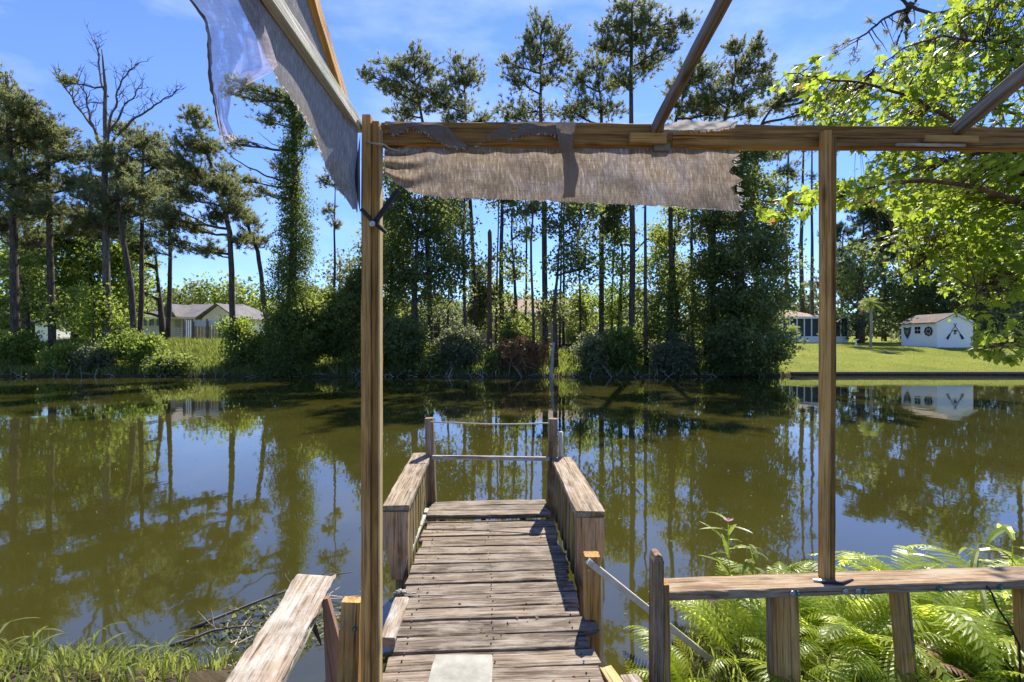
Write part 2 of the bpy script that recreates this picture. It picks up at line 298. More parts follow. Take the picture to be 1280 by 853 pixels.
class MB:
    """Collects small shapes into one mesh."""
    def __init__(s): s.v = []; s.f = []
    def add(s, vs, fs):
        b = len(s.v); s.v += [tuple(x) for x in vs]; s.f += [tuple(b+i for i in f) for f in fs]; return s
    def box(s, a, b):
        (x0, y0, z0), (x1, y1, z1) = a, b
        return s.add([(x0, y0, z0), (x1, y0, z0), (x1, y1, z0), (x0, y1, z0), (x0, y0, z1), (x1, y0, z1), (x1, y1, z1), (x0, y1, z1)],
                     [(3, 2, 1, 0), (4, 5, 6, 7), (0, 1, 5, 4), (1, 2, 6, 5), (2, 3, 7, 6), (3, 0, 4, 7)])
    def prism(s, poly, axis, a, b):
        """poly in the two other axes, extruded along axis from a to b"""
        def mk(p, t): return {'x': (t, p[0], p[1]), 'y': (p[0], t, p[1]), 'z': (p[0], p[1], t)}[axis]
        n = len(poly); vs = [mk(p, a) for p in poly]+[mk(p, b) for p in poly]
        return s.add(vs, [tuple(range(n))[::-1], tuple(range(n, 2*n))]+[(i, (i+1) % n, n+(i+1) % n, n+i) for i in range(n)])
    def tube(s, pts, rad, n=6, cap=True):
        pts = [V3(p) for p in pts]; rings = []
        if not hasattr(rad, '__len__'): rad = [rad]*len(pts)
        b = len(s.v); up = V3((0.13, 0.2, 1)).normalized()
        for i, p in enumerate(pts):
            t = (pts[min(i+1, len(pts)-1)]-pts[max(i-1, 0)]).normalized()
            u = t.cross(up if abs(t.dot(up)) < 0.95 else V3((1, 0, 0))).normalized(); w_ = t.cross(u)
            for k in range(n):
                a = 2*math.pi*k/n; s.v.append(tuple(p+(u*math.cos(a)+w_*math.sin(a))*rad[i]))
        for i in range(len(pts)-1):
            for k in range(n):
                a = b+i*n+k; c = b+i*n+(k+1) % n; s.f.append((a, c, c+n, a+n))
        if cap:
            s.f.append(tuple(b+k for k in range(n))[::-1]); s.f.append(tuple(b+(len(pts)-1)*n+k for k in range(n)))
        return s
    def mesh(s, name, smooth=False):
        me = bpy.data.meshes.new(name); me.from_pydata(s.v, [], s.f); me.update()
        if smooth: me.polygons.foreach_set('use_smooth', [True]*len(me.polygons))
        return me
    def build(s, name, mat, parent=None, smooth=False, kind=None):
        return link(name, s.mesh(name, smooth), mat, parent, (0, 0, 0) if parent is None else None, kind)

def board(name, a, b, width, thick, mat, parent=None, up=(0, 0, 1), seg=None, rough=0.0025, chip=0.0, seed=None, taper=1.0, twist=0.0):
    """A sawn board from a to b. width lies across 'up', thick along it; local X is the grain."""
    a, b = V3(a), V3(b); X = (b-a); Ln = X.length; X.normalize(); Z = V3(up); Z = (Z-X*Z.dot(X)).normalized(); Y = Z.cross(X)
    rr = random.Random(seed if seed is not None else R.random()); off = rr.uniform(0, 100)
    seg = seg or max(4, int(Ln/0.07)); seg = min(seg, 60); c = min(width, thick)*0.10
    vs = []; fs = []
    hw, ht = width/2, thick/2
    prof = [(-hw+c, -ht), (hw-c, -ht), (hw, -ht+c), (hw, ht-c), (hw-c, ht), (-hw+c, ht), (-hw, ht-c), (-hw, -ht+c)]
    for i in range(seg+1):
        t = i/seg; x = t*Ln
        sc = 1+(taper-1)*t
        ce = 1.0-(0.035 if i in (0, seg) else 0)
        tw = twist*(t-0.5); ct, st = math.cos(tw), math.sin(tw)
        for j, (y, z) in enumerate(prof):
            nn = mnoise.noise(V3((x*7+off, j*3.1, 0)))*rough + mnoise.noise(V3((x*28+off, j*5.1, 9)))*rough*0.5
            k = 1+nn/max(hw, 0.01)
            y2, z2 = y*sc*ce*k, z*ce*(1+nn/max(ht, 0.008)*0.5)
            xx = x
            if i == seg and chip: xx += mnoise.noise(V3((j*2.3+off, 3, 1)))*chip
            if i == 0 and chip: xx += mnoise.noise(V3((j*2.3+off, 7, 1)))*chip
            bow = mnoise.noise(V3((t*1.5+off, 5, 5)))*rough*1.5
            vs.append((xx, y2*ct-z2*st, y2*st+z2*ct+bow))
    for i in range(seg):
        for j in range(8):
            p, q = i*8+j, i*8+(j+1) % 8; fs.append((p, p+8, q+8, q))
    fs.append(tuple(range(8))); fs.append(tuple(range(seg*8, seg*8+8))[::-1])
    me = bpy.data.meshes.new(name); me.from_pydata(vs, [], fs); me.update(); me.materials.append(mat)
    o = bpy.data.objects.new(name, me); col.objects.link(o)
    Mw = Matrix((X, Y, Z)).transposed().to_4x4(); Mw.translation = a
    if parent is not None:
        o.parent = parent
        if parent.name in BW: o.matrix_parent_inverse = BW[parent.name].inverted()
        else: o.matrix_parent_inverse = Matrix.Translation(-PW[parent.name])
    o.matrix_basis = Mw
    BW[o.name] = Mw
    return o
BW = {}
def child(o, parent):
    """Parent an already linked object (world basis) to parent, keeping its place."""
    o.parent = parent
    o.matrix_parent_inverse = (BW[parent.name] if parent.name in BW else Matrix.Translation(PW[parent.name])).inverted()
    return o
def part(mb, name, mat, parent, smooth=False, kind=None):
    o = link(name, mb.mesh(name, smooth), mat, None, (0, 0, 0), kind); return child(o, parent)

def disc(c, nrm, r, t, n=10):
    c = V3(c); nrm = V3(nrm).normalized(); return MB().tube([c, c+nrm*t*0.8, c+nrm*t], [r, r, r*0.8], n)
def bolt(parent, c, nrm, r=0.011, mat='screw'):
    w_ = part(disc(c, nrm, r, 0.004, 12), 'washer', M[mat], parent)
    part(disc(V3(c)+V3(nrm).normalized()*0.004, nrm, r*0.42, 0.004, 6), 'screw_head', M['screw'], parent)

# ---- foliage in numpy
def lerp(a, b, t): return a+(b-a)*t
def rdir(n):
    v = G.normal(size=(n, 3)); return v/np.linalg.norm(v, axis=1, keepdims=True)
def leaves_mesh(name, C, size, droop=0.35, elong=0.6, up=0.25):
    n = len(C); u = rdir(n); u[:, 2] -= droop; u /= np.linalg.norm(u, axis=1, keepdims=True)
    w_ = rdir(n); w_[:, 2] += up; v = np.cross(u, w_); v /= (np.linalg.norm(v, axis=1, keepdims=True)+1e-9)
    nn = np.cross(u, v); s = (size*G.uniform(0.65, 1.35, n))[:, None]
    V = np.empty((n, 4, 3)); V[:, 0] = C-u*s*0.5; V[:, 2] = C+u*s*0.5
    V[:, 1] = C+v*s*elong*0.5+nn*s*0.12-u*s*0.05; V[:, 3] = C-v*s*elong*0.5+nn*s*0.12-u*s*0.05
    Fc = np.arange(4*n).reshape(n, 4); return np_mesh(name, V.reshape(-1, 3), Fc)
def needles_mesh(name, C, A, length=0.26, wd=0.035, k=14):
    n = len(C); V = np.empty((n, k, 3, 3)); 
    for j in range(k):
        dr = rdir(n)*0.85+A*0.75; dr /= np.linalg.norm(dr, axis=1, keepdims=True)
        sd = np.cross(dr, rdir(n)); sd /= (np.linalg.norm(sd, axis=1, keepdims=True)+1e-9)
        l_ = (length*G.uniform(0.6, 1.2, n))[:, None]; b = C+A*(G.uniform(-0.5, 0.5, n)[:, None])*length*0.7
        V[:, j, 0] = b-sd*wd*0.5; V[:, j, 1] = b+sd*wd*0.5; V[:, j, 2] = b+dr*l_
    Fc = np.arange(n*k*3).reshape(-1, 3); return np_mesh(name, V.reshape(-1, 3), Fc)
def blob(c, r, n):
    v = rdir(n)*(G.uniform(0.15, 1, n)**0.45)[:, None]; return np.array(c)+v*np.array(r)
def clumps(c, r, nc, per, sig):
    cc = blob(c, r, nc); pts = np.repeat(cc, per, axis=0)+G.normal(size=(nc*per, 3))*sig*np.array([1, 1, 0.75])
    return pts
def curve(a, b, n, sag=0.0, wob=0.0):
    a, b = V3(a), V3(b); o = []; sd = R.uniform(0, 99); Ln = (b-a).length
    for i in range(n+1):
        t = i/n; p = a.lerp(b, t); p.z += sag*math.sin(math.pi*t)*Ln
        k = math.sin(math.pi*min(1, t*1.2)) if t < 0.83 else 0.4
        p += V3((mnoise.noise(V3((t*3+sd, 0, 0))), mnoise.noise(V3((t*3+sd, 5, 0))), mnoise.noise(V3((t*3+sd, 9, 0)))*0.7))*wob*Ln*k
        o.append(p)
    return o
def trunk_point(pts, z):
    for a, b in zip(pts, pts[1:]):
        if a.z <= z <= b.z or b is pts[-1]:
            t = 0 if b.z == a.z else max(0, min(1, (z-a.z)/(b.z-a.z))); return a.lerp(b, t)
    return pts[-1]

def GZ(x, y): return 0.0   # replaced below

def densify(pts, wob=0.05):
    out = []; sd = R.uniform(0, 99)
    for a, b in zip(pts, pts[1:]):
        for k in range(5):
            t = k/5; p = a.lerp(b, t); q = len(out)*0.35
            out.append(p+V3((mnoise.noise(V3((q+sd, 0, 0))), mnoise.noise(V3((q+sd, 4, 0))), 0))*wob)
    out.append(pts[-1]); return out

def pine(label, d, trunk_px, w_px, lobes, name='pine_tree', group=None, dens=1.0, mat='needle', bark='bark', tuft=0.28, extra=None, wd=None, limbr=1.0):
    """trunk_px: points from base up. lobes: (px, py, rx, ry) foliage masses; each hangs on its own limb."""
    base = P(trunk_px[0][0], 426, d); base.z = GZ(base.x, base.y)-0.1
    pts = [base]+[P(x, y, d+(dd[0] if dd else 0)) for (x, y, *dd) in trunk_px[1:]]
    pts = densify(pts, 0.10); r0 = w_px*d/F/2
    r0 *= 0.74; rad = [r0*(1.18 if i == 0 else 1)*(1-(0.88 if name == 'dead_tree' else 0.70)*(i/(len(pts)-1))**1.3) for i in range(len(pts))]
    root = thing(name, base, label, 'pine tree' if name == 'pine_tree' else 'tree', group)
    part(MB().tube(pts, rad, 8), 'trunk', M[bark], root, True)
    br = MB(); C = []; A = []
    for lb in lobes:
        px, py, rx, ry = lb[:4]; k = d/F; dz = lb[4] if len(lb) > 4 else R.uniform(-1, 1)*rx*k*0.7
        c = P(px, py, d+dz)
        c = V3(((px-640)*(d+dz)/F, d+dz, CH+(426.5-py)*(d+dz)/F))
        att = trunk_point(pts, c.z-R.uniform(0.1, 0.9)*ry*k-abs(c.x-trunk_point(pts, c.z).x)*0.12)
        L0 = (c-att).length
        lim = curve(att, c, 6, -0.03, 0.10); lr = max(0.03, min(r0*0.55, 0.02+0.014*L0+0.02*rx*k))*limbr
        br.tube(lim, [lr*(1-0.6*i/6) for i in range(7)], 5, False)
        rx *= 1.12; ry *= 1.12; nb = int((rx*ry*0.034+6)*dens)
        for _ in range(nb):
            e = V3(blob(c, (rx*k, rx*k, ry*k), 1)[0]); s0 = lim[R.randint(2, 6)]
            sb = curve(s0, e, 4, 0.06, 0.10); br.tube(sb, [lr*0.38*(1-0.17*i) for i in range(5)], 3, False)
            dr = (e-s0).normalized(); nt_ = R.randint(5, 9)
            for _ in range(nt_):
                t = R.uniform(0.45, 1.05); q = s0.lerp(e, t); jit = V3(rdir(1)[0])*R.choice((R.uniform(0.05, 0.25), R.uniform(0.2, 0.6)))
                C.append(q+jit); a = (dr*0.5+jit*0.9+V3((0, 0, 0.55))).normalized(); A.append(a)
                if R.random() < 0.5: br.tube([q, q+jit], [0.012, 0.008], 3, False)
    if extra: extra(br, pts)
    part(br, 'branches', M[bark], root, kind='stuff')
    o = link('crown', needles_mesh('crown', np.array([tuple(c) for c in C]), np.array([tuple(a) for a in A]), tuft, wd or tuft*0.15, 17), M[mat], None, (0, 0, 0)); child(o, root)
    return root

def leafy(label, d, trunk_px, w_px, lobes, name='tree', cat='tree', mat='leaf_mid', leaf=0.17, dens=1.0, group=None, bark='bark', sig=0.32, multi=0, elong=0.72):
    base = P(trunk_px[0][0], 426, d); base.z = GZ(base.x, base.y)-0.1
    pts = [base]+[P(x, y, d) for (x, y, *_) in trunk_px[1:]]
    pts = densify(pts, 0.12); r0 = w_px*d/F/2
    rad = [r0*(1-0.75*(i/(len(pts)-1))) for i in range(len(pts))]
    root = thing(name, base, label, cat, group)
    tm = MB().tube(pts, rad, 7); br = MB(); C = []; k = d/F; leaf *= 1.15
    for _ in range(multi):
        tm.tube(curve(base+V3((R.uniform(-.5, .5), R.uniform(-.4, .4), 0)), pts[-1]+V3((R.uniform(-2, 2)*multi*0.3, R.uniform(-1, 1), R.uniform(-1, 0.3))), 7, 0, 0.05), [r0*0.5*(1-0.1*i) for i in range(8)], 6)
    part(tm, 'trunk' if cat != 'shrub' else 'stems', M[bark], root, True)
    for lb in lobes:
        px, py, rx, ry = lb[:4]; dz = lb[4] if len(lb) > 4 else R.uniform(-0.6, 0.6)*rx*k
        c = V3(((px-640)*(d+dz)/F, d+dz, CH+(426.5-py)*(d+dz)/F)); X, Z = rx*k, ry*k
        att = trunk_point(pts, c.z-Z*0.6)
        lim = curve(att, c, 5, 0.02, 0.1); br.tube(lim, [max(0.02, r0*0.45)*(1-0.13*i) for i in range(6)], 5, False)
        nc = int((X*Z)*21*dens/ (sig/0.32)**1.4)+6; per = max(12, int(34*(0.2/leaf)**1.3))
        cc = blob(c, (X*1.05, X*0.85, Z*1.05), nc); cc += G.normal(size=cc.shape)*np.array([X, X, Z])*0.22*(G.random((nc, 1)) < .5)
        for e in cc[:max(5, nc//12)]: br.tube(curve(lim[R.randint(2, 5)], V3(e), 3, 0.03, 0.1), [max(0.012, r0*0.16), 0.012, 0.01, 0.006], 3, False)
        C.append(np.repeat(cc, per, axis=0)+G.normal(size=(nc*per, 3))*sig*np.array([1, 1, 0.7]))
    C = np.concatenate(C); C = C+G.normal(size=C.shape)*0.05; gz = np.array([GZ(a, b) for a, b in C[:1, :2]])[0]
    C = C[C[:, 2] > 0.12]
    part(br, 'branches', M[bark], root, kind='stuff')
    o = link('crown' if cat != 'shrub' else 'foliage', leaves_mesh('crown', C, leaf, elong=elong), M[mat], None, (0, 0, 0)); child(o, root)
    return root

# ================================================================ SETTING
def sm(t): t = max(0.0, min(1.0, t)); return t*t*(3-2*t)
def far_edge(x):
    w_ = 0.35*mnoise.noise(V3((x*0.25, 3, 0)))+0.15*mnoise.noise(V3((x*0.9, 8, 0)))
    k = sm((x-14.5)/3.0); b = 28.4-0.5*math.exp(-((x-1)/9)**2)
    return (b+w_)*(1-k)+29.0*k
def near_edge(x):
    w_ = 0.12*mnoise.noise(V3((x*1.3, 1, 4)))
    l = 3.12; c = 1.3; r = 3.5
    if x < -1.1: v = l+(c-l)*sm((x+1.75)/0.65)
    else: v = c+(r-c)*sm((x-0.55)/0.8)
    return v+w_+0.02*max(0, abs(x)-4)**1.2
def GZ(x, y):
    if y > 15:
        s = y-far_edge(x)
        if s < 0: h = max(-1.4, s*0.45)
        else:
            kr = sm((x-14.5)/3.0)
            hl = 0.10+1.65*sm(s/8.0)+0.05*min(s, 3)
            hr = 0.24+1.33*min(1, s/10.4)**0.9+0.03*max(0, s-10.4)
            h = hl*(1-kr)+hr*kr if s < 60 else (1.9+0.01*(s-60))
            h += 0.04*mnoise.noise(V3((x*0.5, y*0.5, 2)))*min(1, s)
    else:
        s = near_edge(x)-y
        h = max(-1.4, s*0.7) if s < 0 else 0.02+0.28*sm(s/0.6)+0.22*sm(s/3)
        h += 0.03*mnoise.noise(V3((x*2, y*2, 6)))*sm(abs(s))
    e = max(abs(x)-75, 0)/8
    if e > 0: h = max(h, min(1.8, h*(1-sm(e))+1.8*sm(e)))
    return h
def grid_axis(parts):
    o = []
    for a, b, n in parts: o += list(np.linspace(a, b, n, endpoint=False))
    o.append(parts[-1][1]); return np.array(o)
gx = grid_axis([(-900, -90, 10), (-90, -8, 110), (-8, 8, 130), (8, 90, 130), (90, 900, 10)])
gy = grid_axis([(-300, -8, 8), (-8, 0.5, 20), (0.5, 4.5, 50), (4.5, 26, 10), (26, 46, 80), (46, 90, 20), (90, 1500, 12)])
nx, ny = len(gx), len(gy)
V = np.array([(x, y, GZ(x, y)) for y in gy for x in gx])
idx = np.arange(nx*ny).reshape(ny, nx)
Fq = np.stack([idx[:-1, :-1], idx[:-1, 1:], idx[1:, 1:], idx[1:, :-1]], -1).reshape(-1, 4)
struct(link('ground', np_mesh('ground', V, Fq, True), M['ground']))
struct(link('pond_water', np_mesh('pond_water', [(-90, -2, 0), (90, -2, 0), (90, 31, 0), (-90, 31, 0)], [(0, 1, 2, 3)]), M['water']))

# far-off woods closing the horizon
def woods(x0, x1, y0, y1, zt, n, label_mat, leaf=0.7):
    nb = int((x1-x0)*1.0); C = []
    for i in range(nb):
        x = R.uniform(x0, x1); y = R.uniform(y0, y1); h = zt*R.uniform(0.6, 1.0)*(0.75+0.5*mnoise.noise(V3((x*0.08, 1, 1))))
        C.append(clumps((x, y, 1.5+h*0.5), (R.uniform(1.6, 3.2), 2, h*0.52), 60, n, 0.55))
    C = np.concatenate(C); return leaves_mesh('far_woods', C, leaf)
o = link('far_woods', woods(-110, 130, 75, 110, 14.0, 12, None), M['leaf_grey']); o['kind'] = 'stuff'; o['label'] = 'low hazy line of far-off woods behind the houses'

# ---------------------------------------------------------------- the seawall along the lawn
sw = thing('seawall', (28, 29, 0), 'low dark timber seawall edging the mown lawn across the pond', 'seawall')
for i in range(15):
    x0 = 16.9+i*1.9
    part(MB().box((x0, 28.93, -0.5), (x0+1.88, 29.0, 0.19+0.01*R.random())), 'plank', M['wood_post'], sw)
part(MB().box((16.8, 28.88, 0.205), (45.5, 29.08, 0.25)), 'cap', M['wood_post'], sw)

# ---------------------------------------------------------------- dock
DZ = 0.6
def DK(px, py): d = (CH-DZ)*F/(py-426.5); return V3(((px-640)*d/F, d, DZ))
dock = thing('dock', (0, 2.5, 0), 'weathered grey plank dock with low side benches leading out over the pond', 'dock')
def dl(y): return -0.569-0.071*(y-2.1)
def dr_(y): return 0.404-0.043*(y-2.1)
ys = [4.50, 4.365, 4.24, 4.115, None, 3.985, 3.845, 3.71, 3.64, 3.51, 3.385, 3.25, 3.125, 2.99, 2.857, 2.72, 2.60, 2.466, 2.334, 2.206, 2.075, 1.945, 1.81, 1.68, 1.55, 1.42, 1.29, 1.16, 1.03, 0.9, 0.77, 0.64, 0.5, 0.37, 0.24, 0.1, -0.04, -0.18, -0.32, -0.46, -0.6]
prev = None
for k, y in enumerate(ys):
    if y is not None and prev is not None:
        a, b = y, prev; yc = (a+b)/2; wdt = (b-a)-0.009-0.006*R.random()
        zz = DZ-0.019+R.uniform(-0.004, 0.004)+(0.01 if yc > 4.1 else 0)
        e1, e2 = R.uniform(-0.02, 0.012), R.uniform(-0.012, 0.022)
        if abs(yc-2.53) < 0.08: e2 = 0.05
        sk = R.uniform(-0.008, 0.008)
        board('plank', (dl(yc)+e1, yc+sk-0.027, zz), (dr_(yc)+e2, yc-sk+0.027, zz+R.uniform(-.003, .003)), wdt, 0.038, M['deck'], dock, chip=0.03, rough=0.004, twist=R.uniform(-0.03, 0.03))
    prev = y if y is not None else ys[k-1]-0.11
prev = None
for sx in (-0.46, -0.1, 0.25):
    board('joist', (sx+0.06, -0.6, DZ-0.115), (sx-0.16, 4.45, DZ-0.115), 0.04, 0.14, M['panel'], dock)
for (x, y) in ((-0.70, 4.38), (0.27, 4.38), (-0.62, 3.0), (0.36, 3.0), (-0.50, 1.4), (0.40, 1.4)):
    part(MB().tube([(x, y, -1.3), (x+0.01, y, DZ-0.19)], 0.055, 10), 'piling', M['panel'], dock, True)
# side benches
def bench(side):
    if side < 0: n0, n1, f0, f1, yn, yf, label = -0.845, -0.668, -0.945, -0.765, 3.13, 4.58, 'left bench'
    else: n0, n1, f0, f1, yn, yf, label = 0.40, 0.59, 0.365, 0.545, 3.03, 4.42, 'right bench'
    zt = CH-1.07-0.02
    A, B = V3(((n0+n1)/2, yn, zt)), V3(((f0+f1)/2, yf, zt+0.005))
    top = board('bench_top', A, B, abs(n1-n0), 0.04, M['bench'], dock, chip=0.03, rough=0.005)
    inn, inf = (n1, f1) if side < 0 else (n0, f0)
    s = -side
    # inner vertical slats with gaps, and a low white kick strip on the left
    ns = 9 if side < 0 else 7
    for i in range(ns):
        t = (i+0.5)/ns; x = inn+(inf-inn)*t - s*0.012 - s*0.016; y = yn+0.03+(yf-yn-0.1)*t
        lean = 0.02*s
        board('slat', (x, y, DZ-0.10), (x-lean*0.2, y, zt-0.021), 0.105 if side < 0 else 0.085, 0.018, M['panel' if (i % 2 == 0) else 'moss'], top, up=(1, 0.07, 0), rough=0.003)
    board('brace', (inn-s*0.045, yn+0.05, zt-0.075), (inf-s*0.045, yf-0.05, zt-0.075), 0.10, 0.03, M['panel'], top, up=(1, 0.05, 0))
    board('brace', (inn-s*0.045, yn+0.05, DZ-0.05), (inf-s*0.045, yf-0.05, DZ-0.05), 0.10, 0.03, M['panel'], top, up=(1, 0.05, 0))
    # shaped end board that tapers towards the pond side
    cx = (n0+n1)/2; hw = abs(n1-n0)/2-0.004; zb = 0.55
    prof = []
    outer = [(1.0, 1.0), (1.03, 0.85), (1.0, 0.65), (0.86, 0.45), (0.60, 0.27), (0.40, 0.15), (0.30, 0.0)]
    for (fx, fz) in outer: prof.append((side*hw*fx, zb+(zt-0.022-zb)*fz))
    prof = [(-side*hw*0.96, zt-0.022)]+prof+[(-side*hw*0.55, zb), (-side*hw*0.93, zb+0.16)]
    mb = MB().prism([(cx+p[0], p[1]) for p in prof], 'y', yn-0.012, yn+0.026)
    me = mb.mesh('end_board'); me.transform(Matrix.Translation((-cx, -yn, -zb)))
    o = bpy.data.objects.new('end_board', me); col.objects.link(o); me.materials.append(M['panel_v']); o.location = (cx, yn, zb)
    o.parent = top; o.matrix_parent_inverse = BW[top.name].inverted()
    pl = cx-side*0.03
    board('bench_leg', (pl, yn+0.07, 0.15), (pl, yn+0.07, zt-0.03), 0.085, 0.085, M['panel'], top, up=(0, 1, 0))
    return top
# vertical-grain copy of the panel wood for the end boards
def wood_v():
    src = M['panel']; m2 = src.copy(); m2.name = 'end_board_wood'
    for n in m2.node_tree.nodes:
        if n.type == 'MAPPING':
            s = n.inputs['Scale'].default_value; n.inputs['Scale'].default_value = (s[1]*0.8, s[1]*0.8, s[0]*1.2)
    for n in m2.node_tree.nodes:
        if n.type == 'VALTORGB' and len(n.color_ramp.elements) == 3:
            for e in n.color_ramp.elements: e.color = (e.color[0]*1.25, e.color[1]*1.2, e.color[2]*1.15, 1)
    return m2
M['panel_v'] = wood_v()
bench(-1); bench(1)
# end posts, rails
zt = CH-1.07
board('end_post', (-0.735, 4.50, 0.1), (-0.775, 4.50, CH-0.72), 0.085, 0.085, M['panel'], dock, up=(0, 1, 0), taper=0.9)
board('end_post', (0.345, 4.40, 0.1), (0.375, 4.40, CH-0.71), 0.085, 0.085, M['panel'], dock, up=(0, 1, 0), taper=0.95)
board('end_rail', (-0.74, 4.44, zt-0.005), (0.34, 4.36, zt-0.0), 0.03, 0.036, M['pale'], dock, up=(0, 0, 1))
part(MB().tube([(-0.755, 4.44, CH-0.748), (-0.2, 4.41, CH-0.765), (0.1, 4.39, CH-0.76), (0.34, 4.36, CH-0.745)], 0.007, 5), 'rope', M['rope'], dock, True)
part(MB().tube([(0.455, 4.44, zt-0.1), (0.452, 4.44, CH-0.84)], [0.024, 0.02], 10), 'pipe', M['pvc'], dock, True)
# pale kick strip left of the planks
a, b = DK(537, 634), DK(509, 702)
board('edge_strip', (b.x-0.005, b.y-0.05, DZ+0.012), (a.x-0.005, a.y-0.1, DZ+0.012), 0.035, 0.03, M['white_paint'], dock, rough=0.004)
a, b = DK(503, 747), DK(484, 800)
board('edge_block', (b.x, b.y, DZ-0.02), (a.x, a.y, DZ-0.02), 0.085, 0.06, M['pale'], dock, rough=0.006, chip=0.05)
kn = MB(); c = DK(502, 744)
for i in range(9):
    q = [c+V3((R.uniform(-.035, .035), R.uniform(-.02, .02), 0.02+R.uniform(-.012, .012))) for _ in range(4)]; kn.tube(q, 0.004, 5)
kn.tube([c+V3((-.05, 0, .01)), c+V3((0, 0, .02)), c+V3((.05, -0.01, .012)), c+V3((.085, .005, .012))], 0.005, 5)
part(kn, 'rope_knot', M['rope'], dock, True)
# side post of the dock with its shadow, ahead right
board('side_post', (0.435, 2.62, 0.05), (0.435, 2.62, CH-1.163), 0.085, 0.075, M['frame'], dock, up=(0, 1, 0))
bolt(dock, (0.41, 2.575, 0.87), (0, -1, 0), 0.007)

nm = MB()
for y in [y for y in ys if y and y > 0.9]:
    for fx in (0.07, 0.5, 0.93):
        for dy in (-0.035, -0.085):
            yy = y+dy; x = lerp(dl(yy), dr_(yy), fx)+R.uniform(-.012, .012); nm.tube([(x, yy, DZ-.002), (x, yy, DZ+.0045)], .0042, 6)
part(nm, 'nail_heads', M['black'], dock, kind='stuff')
lt = np.array([(lerp(dl(y), dr_(y), G.uniform(.02, .98)), y, DZ+.006) for y in G.uniform(1.2, 4.4, 90)])
link('deck_litter', leaves_mesh('deck_litter', lt, .022, droop=0, up=4), M['straw'], None, (0, 0, 0), 'stuff')
fl_ = np.array([(G.normal()*x, y, .004) for x, y in zip(G.uniform(1, 9, 900), G.uniform(3.6, 24, 900))])
link('floating_leaves', leaves_mesh('floating_leaves', fl_, .028, droop=0, up=8), M['leaf_grey'], None, (0, 0, 0), 'stuff')
# white board lying on the dock
pn = thing('white_board', (-0.23, 2.0, DZ), 'off-white square board lying flat on the near end of the dock planks', 'board')
board('panel', (-0.226, 1.75, DZ+0.014), (-0.226, 2.262, DZ+0.014), 0.278, 0.016, M['offwhite'], pn, rough=0.0006)
# offcuts right of the dock
def offcut(label, a, b, wdt, th, mat, name='wood_offcut'):
    t = thing(name, a, label, 'plank'); board('plank', a, b, wdt, th, mat, t, rough=0.003, chip=0.02); return t
offcut('short fresh yellow wood strip beside the near right corner of the dock', (0.50, 1.95, DZ-0.02), (0.435, 2.215, DZ-0.02), 0.06, 0.04, M['yellow'])
offcut('small pale weathered block right of the yellow wood strip', (0.575, 1.95, DZ-0.035), (0.53, 2.185, DZ-0.035), 0.085, 0.04, M['pale'])

# ---------------------------------------------------------------- canopy frame
cf = thing('canopy_frame', (0, 2.1, DZ), 'open honey-brown timber canopy frame of posts, beam and sloping rafters over the dock', 'canopy frame')
# left post of two pieces; pale strip paints its sunlit right face
zT = CH+0.935
board('post', (-0.607, 2.02, 0.1), (-0.603, 2.02, zT), 0.037, 0.085, M['frame'], cf, up=(0, 1, 0), seed=3)
board('post', (-0.573, 2.03, 0.1), (-0.569, 2.03, zT-0.02), 0.030, 0.07, M['beam'], cf, up=(0, 1, 0), seed=4)
board('lit_face_strip', (-0.554, 2.015, 0.1), (-0.551, 2.015, zT-0.045), 0.007, 0.045, M['yellow'], cf, up=(0, 1, 0))
# right post stands on the rail
rx0, ry0, rz0 = 1.50, 2.30, CH-1.158
board('post', (1.495, ry0, rz0), (1.384, ry0-0.18, CH+0.925), 0.035, 0.042, M['frame'], cf, up=(0, 1, 0), seed=8)
board('post', (1.526, ry0, rz0), (1.410, ry0-0.18, CH+0.895), 0.026, 0.036, M['beam'], cf, up=(0, 1, 0), seed=9)
# top beam of two lapped boards
def bp(px, py): d = 2.06+0.057*(px-470)/290*1.0; return P(px, py, d)
bm = board('beam', bp(478, 169), bp(838, 171.5), 0.05, 0.098, M['beam'], cf, up=(0, 0, 1), seed=21, rough=0.003)
board('beam', P(838, 171.5, 2.13), P(1420, 176, 2.27), 0.05, 0.098, M['beam'], cf, up=(0, 0, 1), seed=24, rough=0.003)
board('block', P(787, 173.5, 2.085), P(832, 173.5, 2.092), 0.03, 0.045, M['frame'], cf)
board('lath', P(1155, 173.5, 2.15), P(1222, 174.5, 2.16), 0.012, 0.030, M['frame'], cf)
board('lath', P(1120, 181, 2.155), P(1206, 182, 2.165), 0.010, 0.012, M['pale'], cf)
part(MB().box(tuple(P(818, 188, 2.10)), tuple(P(834, 184.5, 2.14))), 'nail_plate', M['wood_post'], cf)
# rafters slope up towards the viewer's side
def rafter(x, y, z, s, name='rafter', wdt=0.04, th=0.07, mat='grey', ln=2.9):
    return board(name, (x, y, z), (x+0.057*ln, y-ln, z+s*ln), wdt, th, M[mat], cf, rough=0.003)
rafter(0.625, 2.10, CH+0.92, 0.235, wdt=0.032, th=0.05)
rafter(2.03, 2.19, CH+0.965, 0.37, wdt=0.045, th=0.055)
rafter(-0.69, 2.03, CH+0.94, 0.46, wdt=0.03, th=0.06, mat='frame')
board('side_plate', (-0.643, 2.02, CH+0.90), (-0.612, -0.8, CH+0.92), 0.030, 0.05, M['white_paint'], cf, rough=0.003)
board('side_plate', (-0.670, 2.02, CH+0.925), (-0.640, -0.8, CH+0.945), 0.015, 0.06, M['beam'], cf, rough=0.003)
